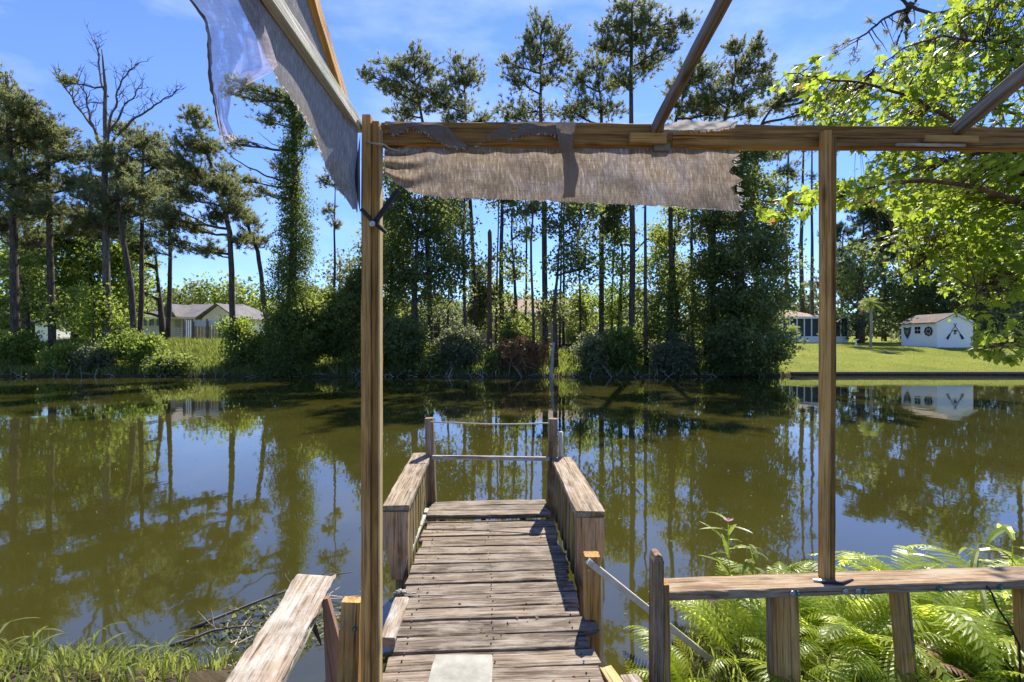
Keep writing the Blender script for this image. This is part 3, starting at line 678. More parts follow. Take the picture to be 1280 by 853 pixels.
# black strap bracket at the left post
part(MB().tube([P(452, 262, 1.965), P(466, 277, 1.955), P(483, 291, 1.965)], 0.009, 6), 'strap', M['black'], cf)
board('brace', P(470, 276, 1.975), P(497, 238, 2.03), 0.020, 0.012, M['black'], cf, up=(0, 1, 0))
bolt(cf, P(465.5, 280, 1.95), (0, -1, 0), 0.012)
part(MB().tube([P(457, 178, 1.965), P(470, 180, 1.96), P(480, 181, 1.985), P(487, 186, 2.03), P(498, 189, 2.04)], 0.004, 5), 'wire', M['rope'], cf, True)

# ---------------------------------------------------------------- cloths
def sheet(name, rows, mat, root=None, nu=60, nv=12, wob=0.012, fold=0.0, fringe=None, jag=0.0, jag_side=None, parent=None):
    """rows: function (u,v)->world point. A woven sheet with real folds, an uneven edge and frayed threads."""
    V = []; UV = []
    for j in range(nv+1):
        for i in range(nu+1):
            u, v = i/nu, j/nv; uu, vv = u, v
            if jag and j == nv: vv += mnoise.noise(V3((u*45, 3, 3)))*jag
            if jag_side and i == nu: uu += mnoise.noise(V3((v*7, 8, 3)))*jag_side
            p = V3(rows(uu, vv))
            p.y += wob*mnoise.noise(V3((u*9, v*2, 2)))+wob*0.5*mnoise.noise(V3((u*30, v*3, 7)))
            V.append(p); UV.append((u, v))
    idx = np.arange((nu+1)*(nv+1)).reshape(nv+1, nu+1)
    Fq = np.stack([idx[:-1, :-1], idx[:-1, 1:], idx[1:, 1:], idx[1:, :-1]], -1).reshape(-1, 4)
    me = np_mesh(name, [tuple(p) for p in V], Fq, True)
    ul = me.uv_layers.new(name='UV'); uva = np.array(UV)[Fq.ravel()]; ul.data.foreach_set('uv', uva.astype(np.float32).ravel())
    o = link(name, me, mat, None, (0, 0, 0))
    if fringe:
        fm = MB()
        for (u0, u1, vfix, n, ln, side) in fringe:
            for _ in range(n):
                t = R.uniform(u0, u1); b = V3(rows(t, vfix)) if side == 'v' else V3(rows(vfix, t))
                b.z += 0.003; e = b+V3((R.gauss(0, 0.35)*ln+(ln*0.8 if side == 'u' else 0), R.gauss(0, 0.004), (-ln if side == 'v' else R.gauss(0, ln*0.4))*R.uniform(0.3, 1)))
                s = V3((0.0012, 0, 0.0008)); mid = (b+e)/2+V3((R.gauss(0, .25), 0, R.gauss(0, .2)))*ln
                fm.add([b-s, b+s, mid+s, mid-s, e], [(0, 1, 2, 3), (3, 2, 4)])
        part(fm, 'fringe', M['thread'], o, kind='stuff')
    return o
def interp(x, tab):
    for (a, va), (b, vb) in zip(tab, tab[1:]):
        if x <= b: return va+(vb-va)*max(0, (x-a))/(b-a)
    return tab[-1][1]
def main_cloth(u, v):
    xt, xb = lerp(481, 915, u), lerp(481, 928, u)
    if u > 0.93: xb += -3
    px = lerp(xt, xb, v)
    top = lerp(184, 186.5, u); bot = interp(u, [(0, 218), (0.03, 228), (0.08, 242), (0.16, 247), (0.35, 249.5), (0.7, 256), (1, 264)])
    k = math.exp(-(u/0.10)**2)
    py = lerp(top, bot, v)
    d = 2.045+0.10*u+0.02*math.sin(v*3)+k*0.03*math.sin(v*16+u*40)+0.012*math.sin(u*23+v*2.5)*v+0.006*math.sin(u*61+v*5)
    return P(px, py, d)
o = sheet('shade_cloth', main_cloth, M['cloth'], nu=160, nv=16, wob=0.016, jag=0.05, jag_side=0.035,
          fringe=[(0, 1, 1.0, 700, 0.007, 'v'), (0.1, 0.3, 1.0, 14, 0.03, 'u'), (0.5, 1, 1.0, 40, 0.022, 'u')])
tag(o, 'long tattered brown woven shade cloth hanging below the front beam', 'shade cloth')
# hanging strip
def strip(u, v):
    cx = interp(v, [(0, 707), (0.3, 707), (0.6, 714), (0.75, 714), (1, 711)]); hw = interp(v, [(0, 13), (0.25, 9), (0.5, 8), (0.62, 10), (0.9, 7), (1, 8)])
    return P(cx+(u-0.5)*2*hw, lerp(153, 247, v), 2.035-0.015*math.sin(v*9)+0.02*abs(u-0.5))
o = sheet('cloth_strip', strip, M['cloth_scrap'], nu=8, nv=24, wob=0.01, jag=0.03)
tag(o, 'narrow grey-brown rag strip draped over the beam and hanging in front of the brown cloth', 'cloth strip')
# scraps stapled on the beam
def scrap(label, tab_top, tab_bot, x0, x1, d0, mat='cloth_scrap', fr=60):
    def f(u, v):
        px = lerp(x0, x1, u); return P(px, lerp(interp(u, tab_top), interp(u, tab_bot), v), d0+(x1-470)*0.0002-0.008*math.sin(v*3.1+u*9)**2)
    o = sheet('cloth_scrap', f, M[mat], nu=50, nv=5, wob=0.008, jag=0.12, fringe=[(0, 1, 1.0, fr, 0.018, 'v')])
    return tag(o, label, 'cloth scrap', None)
scrap('torn grey cloth scrap stapled along the beam beside the left post', [(0, 152), (0.6, 153), (0.75, 158), (0.9, 172), (1, 180)], [(0, 162), (0.12, 170), (0.3, 160), (0.5, 166), (0.65, 178), (0.85, 184), (1, 186)], 481, 583, 2.018)
scrap('torn grey cloth scrap stapled on the beam left of the hanging strip', [(0, 178), (0.12, 170), (0.2, 155), (0.6, 152), (1, 153)], [(0, 186), (0.1, 183), (0.22, 174), (0.35, 176), (0.6, 169), (0.8, 167), (1, 170)], 583, 703, 2.022)
scrap('frayed white-edged cloth scrap on the beam just right of the middle rafter', [(0, 156), (0.3, 150), (0.6, 152), (1, 151)], [(0, 166), (0.2, 164), (0.5, 163), (0.7, 162), (0.9, 159), (1, 152)], 830, 923, 1.992, 'cloth_pale', 160)
# left side cloth hanging from the side plate
lb = [(0.0, 1.99, 0.53), (0.12, 1.9, 0.575), (0.45, 1.62, 0.686), (0.8, 1.32, 0.713), (1.0, 1.167, 0.83), (1.4, 0.8, 0.87)]
def left_cloth(u, v):
    y = interp(u*1.4, [(t, a) for t, a, b in lb]); z = interp(u*1.4, [(t, b) for t, a, b in lb])
    yy = y*v+(y*0.99+0.005)*(1-v)
    return V3((interp(u, [(0, -0.634), (0.1, -0.652), (1, -0.661)])-0.02*v*math.sin(u*9)-0.006*v, yy, CH+lerp(0.885, z, v)))
o = sheet('shade_cloth', left_cloth, M['cloth_grey'], nu=70, nv=14, wob=0.006, jag=0.05, fringe=[(0, 1, 1.0, 120, 0.012, 'v')])
tag(o, 'grey weathered shade cloth hanging under the left side plate beside the left post', 'shade cloth')
def blk(u, v): y = lerp(1.992, 1.925, u); return V3((-0.630, y, CH+lerp(lerp(0.86, 0.68, u), lerp(0.525, 0.63, u), v)))
o = sheet('dark_triangle', blk, M['weave_black'], nu=10, nv=8, wob=0.004)  # near-black woven triangle set just inside the grey cloth
tag(o, 'small near-black triangle beside the left post over the grey cloth', 'cloth scrap')
def roofc(u, v):
    y = lerp(2.0, 0.9, u); a = V3((-0.665, y, CH+0.95)); b = V3((-0.70+0.057*(2.03-y), y, CH+0.95+0.46*(2.03-y))); return a.lerp(b, v)
o = sheet('gable_cloth', roofc, M['cloth_grey'], nu=24, nv=8, wob=0.006)
tag(o, 'grey cloth filling the narrow gap between left side plate and sloping rafter', 'shade cloth')
def sheer(u, v):
    py = lerp(-60, 172, v)
    l = interp(py, [(-60, 200), (0, 236), (25, 256), (45, 261), (100, 263), (140, 270), (172, 276)]); r = interp(py, [(-60, 300), (0, 318), (50, 338), (85, 348), (100, 318), (115, 288), (150, 284), (172, 294)])
    x = lerp(l, r, u); return P(x, py, 1.16+0.10*u-0.05*v+0.015*math.sin(u*14+v*5))
o = sheet('sheer_shred', sheer, M['cloth_sheer'], nu=30, nv=36, wob=0.01, fringe=[(0, 1, 1.0, 50, 0.02, 'v')])
cd_ = MB().tube([P(interp(py, [(-20, 225), (0, 238), (25, 257), (45, 261), (100, 263), (140, 271), (172, 278)])+R.uniform(-1, 1), py, 1.155) for py in range(-20, 176, 7)], [0.0025+0.003*R.random() for _ in range(28)], 6)
part(cd_, 'frayed_edge', M['cloth_scrap'], o)
tag(o, 'thin sheer lavender-white shred of cloth blowing free left of the grey cloth', 'cloth shred')

# ---------------------------------------------------------------- right railing
rl = thing('railing', (1.6, 2.25, DZ), 'brown wooden railing with flat top board in front of the ferns at right', 'railing')
RZ = CH-1.17
board('rail_board', (0.708, 2.265, RZ+0.0), (3.3, 2.33, RZ+0.045), 0.135, 0.042, M['rail'], rl, chip=0.01, rough=0.004, seg=60)
board('rail_post', (0.655, 2.19, 0.1), (0.66, 2.19, CH-0.99), 0.048, 0.075, M['panel'], rl, up=(0, 1, 0), seed=31)
board('rail_post', (0.71, 2.215, 0.1), (0.70, 2.215, CH-1.11), 0.035, 0.07, M['frame'], rl, up=(0, 1, 0), seed=33)
part(MB().prism([(0.636, CH-0.995), (0.684, CH-0.995), (0.684, CH-1.0), (0.675, CH-0.968), (0.66, CH-0.96), (0.645, CH-0.966)], 'y', 2.155, 2.225), 'post_cap', M['panel'], rl)
board('rail_post', (1.305, 2.27, 0.1), (1.283, 2.27, RZ-0.02), 0.125, 0.04, M['frame'], rl, up=(0, 1, 0), seed=35)
board('rail_post', (1.236, 2.275, 0.1), (1.218, 2.275, RZ-0.02), 0.022, 0.03, M['panel'], rl, up=(0, 1, 0), seed=36)
board('rail_post', (1.92, 2.30, 0.1), (1.845, 2.30, RZ), 0.06, 0.045, M['frame'], rl, up=(0, 1, 0), seed=37)
board('rail_post', (1.965, 2.31, 0.1), (1.885, 2.31, RZ), 0.022, 0.04, M['panel'], rl, up=(0, 1, 0), seed=38)
board('rail_post', (2.50, 2.30, 0.1), (2.46, 2.30, RZ+0.01), 0.09, 0.05, M['frame'], rl, up=(0, 1, 0), seed=39)
for (px, mt_, r) in ((990, 'screw', 0.013), (997, 'green', 0.012), (1056, 'screw', 0.014), (1072, 'screw', 0.014), (1080, 'green', 0.014), (1174, 'green', 0.014), (1250, 'green', 0.014)):
    x = (px-640)*2.2/F; yb = 2.265-0.0675+0.025*(x-0.708)
    bolt(rl, ((px-640)*yb/F, yb-0.003, RZ+0.018*(x-0.7)-0.002), (0, -1, 0), r, mt_)
part(MB().tube([(rx0-0.05, ry0-0.05, RZ+0.037), (rx0+0.03, ry0-0.07, RZ+0.045), (rx0+0.11, ry0-0.03, RZ+0.04)], 0.007, 6), 'hinge_bar', M['black'], rl)
part(MB().tube([(rx0-0.075, ry0-0.03, RZ+0.035), (rx0-0.03, ry0-0.045, RZ+0.04)], 0.010, 8), 'hinge_bar', M['screw'], rl)
cb = MB().tube([P(1222, 727, 2.3)+V3((0, 0, .01)), P(1232, 731, 2.24), P(1240, 742, 2.215), P(1246, 758, 2.2), P(1262, 782, 2.21), P(1274, 806, 2.22), P(1276, 870, 2.23)], 0.0045, 6)
o = tag(cb.build('cable', M['black'], smooth=True), 'thin dark cable draped over the right railing and hanging down', 'cable')
cl = MB()
for i in range(5):
    c = P(1222+R.uniform(-4, 4), 727, 2.3); cl.tube([c+V3((-0.012, 0, 0)), c+V3((0.012, 0.008*i-0.01, 0.004))], 0.005, 6)
part(cl, 'cable_tie', M['screw'], o)
hr = thing('handrail', (0.6, 2.6, DZ), 'pale metal handrail sloping down from the dock side post to the railing', 'handrail')
hrb = board('rail_bar', (0.405, 2.575, CH-1.178), (1.12, 2.72, CH-1.80), 0.028, 0.034, M['metal'], hr, rough=0.0005)
bolt(hr, (0.425, 2.558, CH-1.20), (0, -1, 0), 0.007)
part(MB().tube([(0.49, 2.60, 0.1), (0.487, 2.60, CH-1.25)], 0.006, 6), 'support_rod', M['metal'], hr)

# ---------------------------------------------------------------- left broken railing
br_ = thing('broken_railing', (-0.95, 2.0, 0.3), 'broken peeling whitish railing board tilting out over the water at left', 'railing')
LZ = CH-1.17
bo = board('rail_board', (-0.845, 1.3, LZ-0.03), (-0.965, 2.37, LZ+0.015), 0.175, 0.034, M['pale'], br_, chip=0.08, rough=0.012, seg=40, up=(0.10, 0, 1))
board('rail_edge', (-0.765, 1.3, LZ-0.045), (-0.885, 2.28, LZ-0.018), 0.024, 0.03, M['white_paint'], br_, rough=0.006, chip=0.05)
board('rail_side', (-0.80, 1.3, LZ-0.12), (-0.875, 1.85, LZ-0.075), 0.030, 0.10, M['panel'], br_, rough=0.006, chip=0.1)
board('support', (-0.672, 2.16, -0.1), (-0.848, 2.19, LZ-0.0), 0.27, 0.03, M['pink'], br_, up=(0, 1, 0), taper=0.09)
board('support', (-0.735, 2.08, -0.2), (-0.692, 2.08, 0.98), 0.105, 0.05, M['frame'], br_, up=(0, 1, 0.1), taper=0.78)
board('support', (-0.79, 2.25, -0.2), (-0.775, 2.25, 0.84), 0.03, 0.02, M['white_paint'], br_, up=(0, 1, 0))
bolt(br_, (-0.672, 2.052, 0.87), (0, -1, 0), 0.010, 'green')
board('splinter', (-0.885, 2.10, LZ-0.04), (-0.862, 2.17, LZ-0.20), 0.03, 0.012, M['bark_red'], br_, up=(0, 1, 0), taper=0.1)
# pvc pipe stub
pv = thing('pipe_stub', (-1.10, 2.35, 0.72), 'short dirty white plastic pipe end lying against the broken railing board', 'pipe')
mb = MB(); n = 16; a, b = V3((-1.10, 2.50, 0.78)), V3((-0.985, 2.36, 0.815))
mb.tube([a, b], [0.055, 0.052], n, False); mb.tube([b+(b-a)*0.02, a], [0.044, 0.044], n, False)
part(mb, 'pipe', M['pvc'], pv, True)
# floating debris mat
db = MB()
for i in range(70):
    u = R.random(); c = V3((lerp(-2.0, -1.25, u)+R.gauss(0, .12), lerp(3.25, 3.75, u)+R.gauss(0, .16), 0.012))
    a = R.uniform(0, 6.28); l = R.uniform(0.04, 0.32); e = c+V3((math.cos(a)*l, math.sin(a)*l, R.uniform(-.01, .05)))
    db.tube([c, (c+e)/2+V3((R.gauss(0, .02), R.gauss(0, .02), R.gauss(0, .012))), e], [0.004*R.uniform(.5, 1.6), 0.003, 0.0015], 3, False)
o = db.build('floating_debris', M['twig'], kind='stuff'); o['label'] = 'mat of dry twigs and reeds floating beside the broken railing'
sc_ = blob((-1.75, 3.55, 0.012), (0.6, 0.35, 0.006), 420)
o2 = link('leaf_litter', leaves_mesh('leaf_litter', sc_, 0.045, droop=0, up=3), M['leaf_grey'], kind='stuff')
# drift branches
def drift(label, pts, r):
    mb = MB(); pts = [V3(p) for p in pts]; q = densify(pts, 0.06); mb.tube(q, [r*(1-0.8*i/len(q)) for i in range(len(q))], 6)
    for i in range(3, len(q)-1, 2):
        e = q[i]+V3((R.uniform(-.25, .25), R.uniform(-.2, .3), R.uniform(-0.02, .12))); mb.tube(curve(q[i], e, 3, 0, .15), [r*.4, r*.3, r*.2, r*.1], 4)
    return tag(mb.build('drift_branch', M['deadwood'], smooth=True), label, 'branch')
drift('thin dark fallen branch curving over the water above the debris mat', [(-2.35, 3.5, 0.0), (-1.9, 3.75, 0.10), (-1.55, 4.0, 0.14), (-1.35, 4.1, 0.13)], 0.012)
drift('low fallen branch lying along the left end of the debris mat', [(-2.35, 3.3, 0.0), (-2.1, 3.4, 0.05), (-1.9, 3.45, 0.06), (-1.7, 3.4, 0.04)], 0.011)

# ---------------------------------------------------------------- buildings
def wall_box(name, a, b, mat, parent): return part(MB().box(a, b), name, M[mat], parent)
def window(parent, cx, y, z0, z1, w_, panes=(2, 2), mat='glass', frame='wall_white'):
    f = part(MB().box((cx-w_/2-0.06, y-0.05, z0-0.06), (cx+w_/2+0.06, y+0.0, z1+0.06)), 'window', M[frame], parent)
    nx_, nz_ = panes
    for i in range(nx_):
        for j in range(nz_):
            part(MB().box((cx-w_/2+w_*i/nx_+0.02, y-0.065, z0+(z1-z0)*j/nz_+0.02), (cx-w_/2+w_*(i+1)/nx_-0.02, y-0.052, z0+(z1-z0)*(j+1)/nz_-0.02)), 'pane', M[mat], f)
    return f
# shed
sx, sy, sz = 34.9, 39.4, 1.50; SW, SL, SE, SR = 2.96, 3.62, 3.66, 4.33
sh = thing('garden_shed', (sx+SW/2, sy+SL/2, sz), 'small white gabled shed with crossed oars on its end wall across the lawn', 'shed')
mb = MB().prism([(sx, sz), (sx+SW, sz), (sx+SW, SE), (sx+SW/2, SR-0.02), (sx, SE)], 'y', sy, sy+SL); part(mb, 'wall', M['wall_white'], sh)
for s in (-1, 1):
    cxm = sx+SW/2; ex = cxm+s*(SW/2+0.22); ez = SE-0.22*(SR-SE)/(SW/2)
    poly = [(cxm, SR+0.01), (ex, ez+0.01), (ex, ez+0.08), (cxm, SR+0.09)]
    part(MB().prism(poly, 'y', sy-0.12, sy+SL+0.15), 'roof', M['roof_rust' if s < 0 else 'roof_grey'], sh)
for s in (-1, 1):
    cxm = sx+SW/2; ex = cxm+s*(SW/2+0.24); ez = SE-0.24*(SR-SE)/(SW/2)
    part(MB().prism([(cxm, SR+0.02), (ex, ez+0.02), (ex, ez-0.10), (cxm, SR-0.10)], 'y', sy-0.16, sy-0.125), 'fascia', M['wall_white'], sh)
def WY(px): return F*sx/(px-640)
def WZ(py, y): return CH+(426.5-py)*y/F
# window in the side wall (x = sx)
y0, y1 = WY(1151.5), WY(1144); z0, z1 = WZ(417.5, 41.5), WZ(408.5, 41.5)
wf = part(MB().box((sx-0.05, y0-0.05, z0-0.05), (sx, y1+0.05, z1+0.05)), 'window', M['wall_white'], sh)
for i in range(2):
    for j in range(2):
        part(MB().box((sx-0.065, lerp(y0, y1, i/2)+0.02, lerp(z0, z1, j/2)+0.02), (sx-0.052, lerp(y0, y1, (i+1)/2)-0.02, lerp(z0, z1, (j+1)/2)-0.02)), 'pane', M['glass'], wf)
# wheel decoration
cy_, cz_ = WY(1161), WZ(414.5, 40.6); ring = MB(); rr = 0.33
for k in range(24):
    a0, a1 = k*math.pi/12, (k+1)*math.pi/12; ring.tube([(sx-0.05, cy_+math.cos(a0)*rr, cz_+math.sin(a0)*rr), (sx-0.05, cy_+math.cos(a1)*rr, cz_+math.sin(a1)*rr)], 0.05, 5)
for k in range(8):
    a0 = k*math.pi/4; ring.tube([(sx-0.05, cy_+math.cos(a0)*0.08, cz_+math.sin(a0)*0.08), (sx-0.05, cy_+math.cos(a0)*(rr+0.11), cz_+math.sin(a0)*(rr+0.11))], 0.022, 5)
ring.tube([(sx-0.09, cy_, cz_), (sx, cy_, cz_)], 0.12, 10)
part(ring, 'ship_wheel', M['black'], sh)
# shield shape
y0, y1 = WY(1139), WY(1130); zt_, zb_ = WZ(409, 42.6), WZ(424, 42.6); ym = (y0+y1)/2
sp_ = part(MB().prism([(y0, zt_), (ym, zt_-0.12), (y1, zt_), (y1-0.1, zb_+0.45), (ym, zb_), (y0+0.1, zb_+0.45)], 'x', sx-0.05, sx), 'wall_ornament', M['leaf_grey'], sh)
part(MB().prism([(y0+0.16, zt_-0.24), (ym, zt_-0.3), (y1-0.16, zt_-0.24), (ym, zb_+0.3)], 'x', sx-0.07, sx-0.052), 'ornament_face', M['wood_post'], sp_)
# crossed oars on the gable
oc = sx+SW*0.49
for s in (-1, 1):
    t0 = V3((oc-s*0.12, sy-0.05, WZ(404.5, sy))); t1 = V3((oc+s*0.42, sy-0.05, WZ(418, sy))); o_ = MB().tube([t0, t1], 0.02, 5)
    t2 = V3((oc+s*0.66, sy-0.05, WZ(424, sy))); dd = (t2-t1).normalized(); pp = V3((dd.z, 0, -dd.x))
    o_.add([t1-pp*0.05, t1+pp*0.05, t2+pp*0.10, t2-pp*0.10]+[v+V3((0, 0.03, 0)) for v in (t1-pp*0.05, t1+pp*0.05, t2+pp*0.10, t2-pp*0.10)], [(0, 1, 2, 3), (7, 6, 5, 4), (0, 4, 5, 1), (1, 5, 6, 2), (2, 6, 7, 3), (3, 7, 4, 0)])
    part(o_, 'oar', M['black'], sh)
part(MB().tube([(oc, sy-0.09, WZ(414, sy)), (oc, sy, WZ(414, sy))], 0.10, 8).tube([(oc, sy-0.06, WZ(417, sy)), (oc, sy, WZ(417, sy))], 0.07, 8), 'emblem', M['black'], sh)
part(MB().tube([(oc-0.14, sy-0.03, WZ(397.5, sy)), (oc-0.08, sy-0.03, WZ(396, sy)), (oc+0.08, sy-0.03, WZ(396, sy)), (oc+0.14, sy-0.03, WZ(397.5, sy))], 0.012, 4), 'arch_sign', M['black'], sh)

# screened porch house at right
hh = thing('porch_house', (29, 51, 1.9), 'low house with screened porch and tan hip roof behind the small palm', 'house')
d = 51.0; gz = 1.85
X0, X1 = (978-640)*d/F, (1019-640)*d/F; XF = (1060-640)*d/F; ze = CH+(426.5-397)*d/F; zr = CH+(426.5-384)*d/F
wall_box('wall', (X0, d+3.0, gz-0.4), (XF, d+9, ze-0.05), 'wall_cream', hh)
wall_box('porch_base', (X0, d, gz-0.4), (XF, d+0.12, gz+0.75), 'wall_white', hh)
wall_box('screen', (X0+0.02, d+0.03, gz+0.752), (XF, d+0.06, ze-0.14), 'screen', hh)
for i in range(10): wall_box('porch_post', (X0+i*(XF-X0)/9-0.06, d-0.03, gz+0.752), (X0+i*(XF-X0)/9+0.06, d+0.028, ze-0.14), 'wall_white', hh)
wall_box('fascia', (X0-0.3, d-0.3, ze-0.138), (XF+0.3, d+9.3, ze+0.08), 'wall_white', hh)
xa_, xb_ = X0-0.3, X1+0.6; mb = MB(); ym = d+3.5
mb.add([(xa_, d-0.28, ze+0.083), (xb_, d-0.28, ze+0.083), (xb_, d+8, ze+0.083), (xa_, d+8, ze+0.083), (xa_+1.6, ym, zr), (xb_-1.9, ym, zr)], [(0, 1, 5, 4), (1, 2, 5), (2, 3, 4, 5), (3, 0, 4), (3, 2, 1, 0)])
part(mb, 'roof', M['roof_tan'], hh)

# left house
hl_ = thing('ranch_house', (-32, 48, 1.7), 'pale ranch house with grey shingle roof behind the white fence at left', 'house')
d = 46.0; gz = 1.7; X = lambda px: (px-640)*d/F; Zp = lambda py: CH+(426.5-py)*d/F
ze = Zp(397); zr = Zp(376.5)
wall_box('wall', (X(168), d, gz-0.3), (X(300), d+8, ze), 'wall_cream', hl_)
for i, px in enumerate((181, 190, 199)): window(hl_, X(px), d-0.002, Zp(408), Zp(399), 0.5, (1, 1))
wall_box('door', (X(219), d-0.05, gz), (X(226), d, Zp(400)), 'wall_grey', hl_)
part(MB().add([(X(162), d-0.5, ze), (X(306), d-0.5, ze), (X(306), d+8.5, ze), (X(162), d+8.5, ze), (X(206), d+4, zr), (X(275), d+4, zr)], [(0, 1, 5, 4), (1, 2, 5), (2, 3, 4, 5), (3, 0, 4), (3, 2, 1, 0)]), 'roof', M['roof_grey'], hl_)
part(MB().box((X(162), d-0.56, ze-0.16), (X(306), d-0.5, ze+0.02)), 'fascia', M['wall_white'], hl_)
# gabled wing at right with a white gable
gx0, gx1 = X(274), X(312); gxm = (gx0+gx1)/2
part(MB().prism([(gx0, gz-0.3), (gx1, gz-0.3), (gx1, Zp(399)), (gxm, Zp(384)), (gx0, Zp(399))], 'y', d-2.5, d+3), 'gable_wing', M['wall_white'], hl_)
for s, ex in ((-1, gx0-0.4), (1, gx1+0.4)):
    part(MB().prism([(gxm, Zp(383.5)), (ex, Zp(400.5)), (ex, Zp(399)), (gxm, Zp(382))], 'y', d-2.9, d+3.5), 'wing_roof', M['roof_grey'], hl_)
part(MB().prism([(X(206), ze+0.05), (X(228), ze+0.05), (X(217), Zp(380))], 'y', d-0.9, d+2), 'dormer', M['roof_grey'], hl_)
# white fence in front of it
fn = thing('white_fence', (-26, 38, 1.7), 'white panel fence with a rusty stained panel in front of the ranch house', 'fence')
d = 38.0; X = lambda px: (px-640)*d/F; Zp = lambda py: CH+(426.5-py)*d/F
for i, (a, b, mt_) in enumerate(((230, 241, 'wall_white'), (243, 259, 'rust'), (261, 275, 'rust'), (277, 290, 'wall_white'), (292, 303, 'wall_white'))):
    n = 4
    for k in range(n): part(MB().box((lerp(X(a), X(b), k/n)+0.01, d, 1.5), (lerp(X(a), X(b), (k+1)/n)-0.01, d+0.04, Zp(408) if mt_ == 'rust' else Zp(400.5))), 'board', M[mt_], fn)
    if mt_ == 'rust': part(MB().box((X(a), d+0.001, Zp(408)+0.005), (X(b), d+0.04, Zp(400.5))), 'upper_panel', M['wall_white'], fn)
for px in (231, 242, 260, 276, 291, 304): part(MB().box((X(px)-0.07, d-0.12, 1.5), (X(px)+0.07, d-0.005, Zp(399))), 'post', M['wood_post'], fn)
cfn = thing('wire_fence', (-28, 37.5, 1.7), 'grey wire fence running left from the white fence', 'fence')
for px in range(178, 231, 13): part(MB().tube([(X(px), 37.9, 1.5), (X(px), 37.9, Zp(406))], 0.04, 5), 'post', M['screw'], cfn)
mb = MB()
for k in range(9): mb.tube([(X(178), 37.9, 1.8+k*0.16), (X(230), 37.9, 1.8+k*0.16)], 0.012, 3, False)
for k in range(60): x = lerp(X(178), X(230), k/60); mb.tube([(x, 37.9, 1.7), (x+0.1, 37.9, 3.25)], 0.010, 3, False)
part(mb, 'mesh_wire', M['screw'], cfn, kind='stuff')
# small white outbuilding far left
ob = thing('white_outbuilding', (-42, 44, 1.7), 'small white outbuilding glimpsed among shrubs at far left', 'building')
d = 44.0; X = lambda px: (px-640)*d/F
wall_box('wall', (X(44), d, 1.4), (X(63), d+3, CH+(426.5-403)*d/F), 'wall_white', ob)
part(MB().prism([(X(42), CH+(426.5-403)*d/F), (X(65), CH+(426.5-403)*d/F), (X(53), CH+(426.5-397)*d/F)], 'y', d-0.3, d+3.3), 'roof', M['roof_grey'], ob)
# centre house
ch = thing('tan_house', (3, 52, 1.8), 'tan house with orange-tan roof half hidden behind the middle bank trees', 'house')
d = 50.0; gz = 1.6; X = lambda px: (px-640)*d/F; Zp = lambda py: CH+(426.5-py)*d/F
wall_box('wall', (X(600), d, gz-0.3), (X(748), d+9, Zp(394)), 'wall_tan', ch)
wall_box('fascia', (X(594), d-0.55, Zp(394)+0.003), (X(754), d-0.5, Zp(391)), 'wall_white', ch)
part(MB().add([(X(594), d-0.49, Zp(393)), (X(754), d-0.49, Zp(393)), (X(754), d+9, Zp(393)), (X(594), d+9, Zp(393)), (X(640), d+4.5, Zp(370)), (X(722), d+4.5, Zp(370))], [(0, 1, 5, 4), (1, 2, 5), (2, 3, 4, 5), (3, 0, 4), (3, 2, 1, 0)]), 'roof', M['roof_tan'], ch)
for px in (612, 632, 660, 700, 730): window(ch, X(px), d-0.002, Zp(408), Zp(397), 0.8, (2, 2))

# ================================================================ TREES of the far bank
GP = 'pines along the far bank'
# left group
pine('tall bushy pine at the far left edge with a dense dark crown', 30, [(20, 426), (16, 250), (8, 90)], 13,
     [(5, 110, 30, 22), (30, 130, 28, 20), (-15, 160, 40, 30), (25, 180, 38, 22), (55, 165, 25, 18), (10, 230, 45, 28), (-20, 270, 40, 30), (40, 255, 30, 18)], group=GP, dens=1.3)
pine('straight pine left of the bare dead tree, crown spread over the light green tree', 31, [(66, 426), (63, 330), (60, 200), (58, 150)], 11,
     [(60, 165, 30, 18), (85, 195, 30, 15), (40, 215, 28, 16), (95, 235, 32, 14), (55, 262, 40, 16), (105, 290, 28, 13), (30, 300, 26, 13)], group=GP, dens=1.2)
def deadbr(br, pts):
    d = 30.5
    def limb(pl, r):
        r *= .68; q = densify([P(a, b, d+c) for a, b, c in pl], 0.25); br.tube(q, [r*(1-0.8*i/len(q)) for i in range(len(q))], 5, False)
        for i in range(4, len(q)-1, 1):
            e = q[i]+V3((R.uniform(-.9, .9), R.uniform(-.6, .6), R.uniform(0.1, 1.3))); t = curve(q[i], e, 5, 0, .22)
            br.tube(t, [r*.32*(1-.15*k) for k in range(6)], 4, False)
            for _ in range(2):
                e2 = t[3]+V3((R.uniform(-.5, .5), R.uniform(-.3, .3), R.uniform(0, .6))); br.tube(curve(t[3], e2, 3, 0, .2), [.016, .012, .009, .005], 3, False)
    limb([(131, 200, 0), (117, 160, 0.3), (95, 130, .5), (80, 108, .6), (70, 92, .6)], 0.15)
    limb([(131, 190, 0), (112, 150, -.3), (108, 118, -.4), (90, 95, -.5)], 0.12)
    limb([(133, 180, 0), (140, 140, 0), (150, 108, -.2), (160, 90, -.4), (175, 78, -.5)], 0.12)
    limb([(134, 170, 0), (155, 135, .3), (170, 115, .6), (178, 108, .6)], 0.11)
    limb([(134, 185, 0), (165, 150, -.6), (190, 135, -1), (208, 122, -1), (222, 112, -1)], 0.12)
    limb([(132, 120, 0), (124, 90, .2), (122, 62, .2), (118, 50, .3)], 0.10)
    limb([(132, 130, 0), (112, 128, .6), (100, 140, .8)], 0.06)
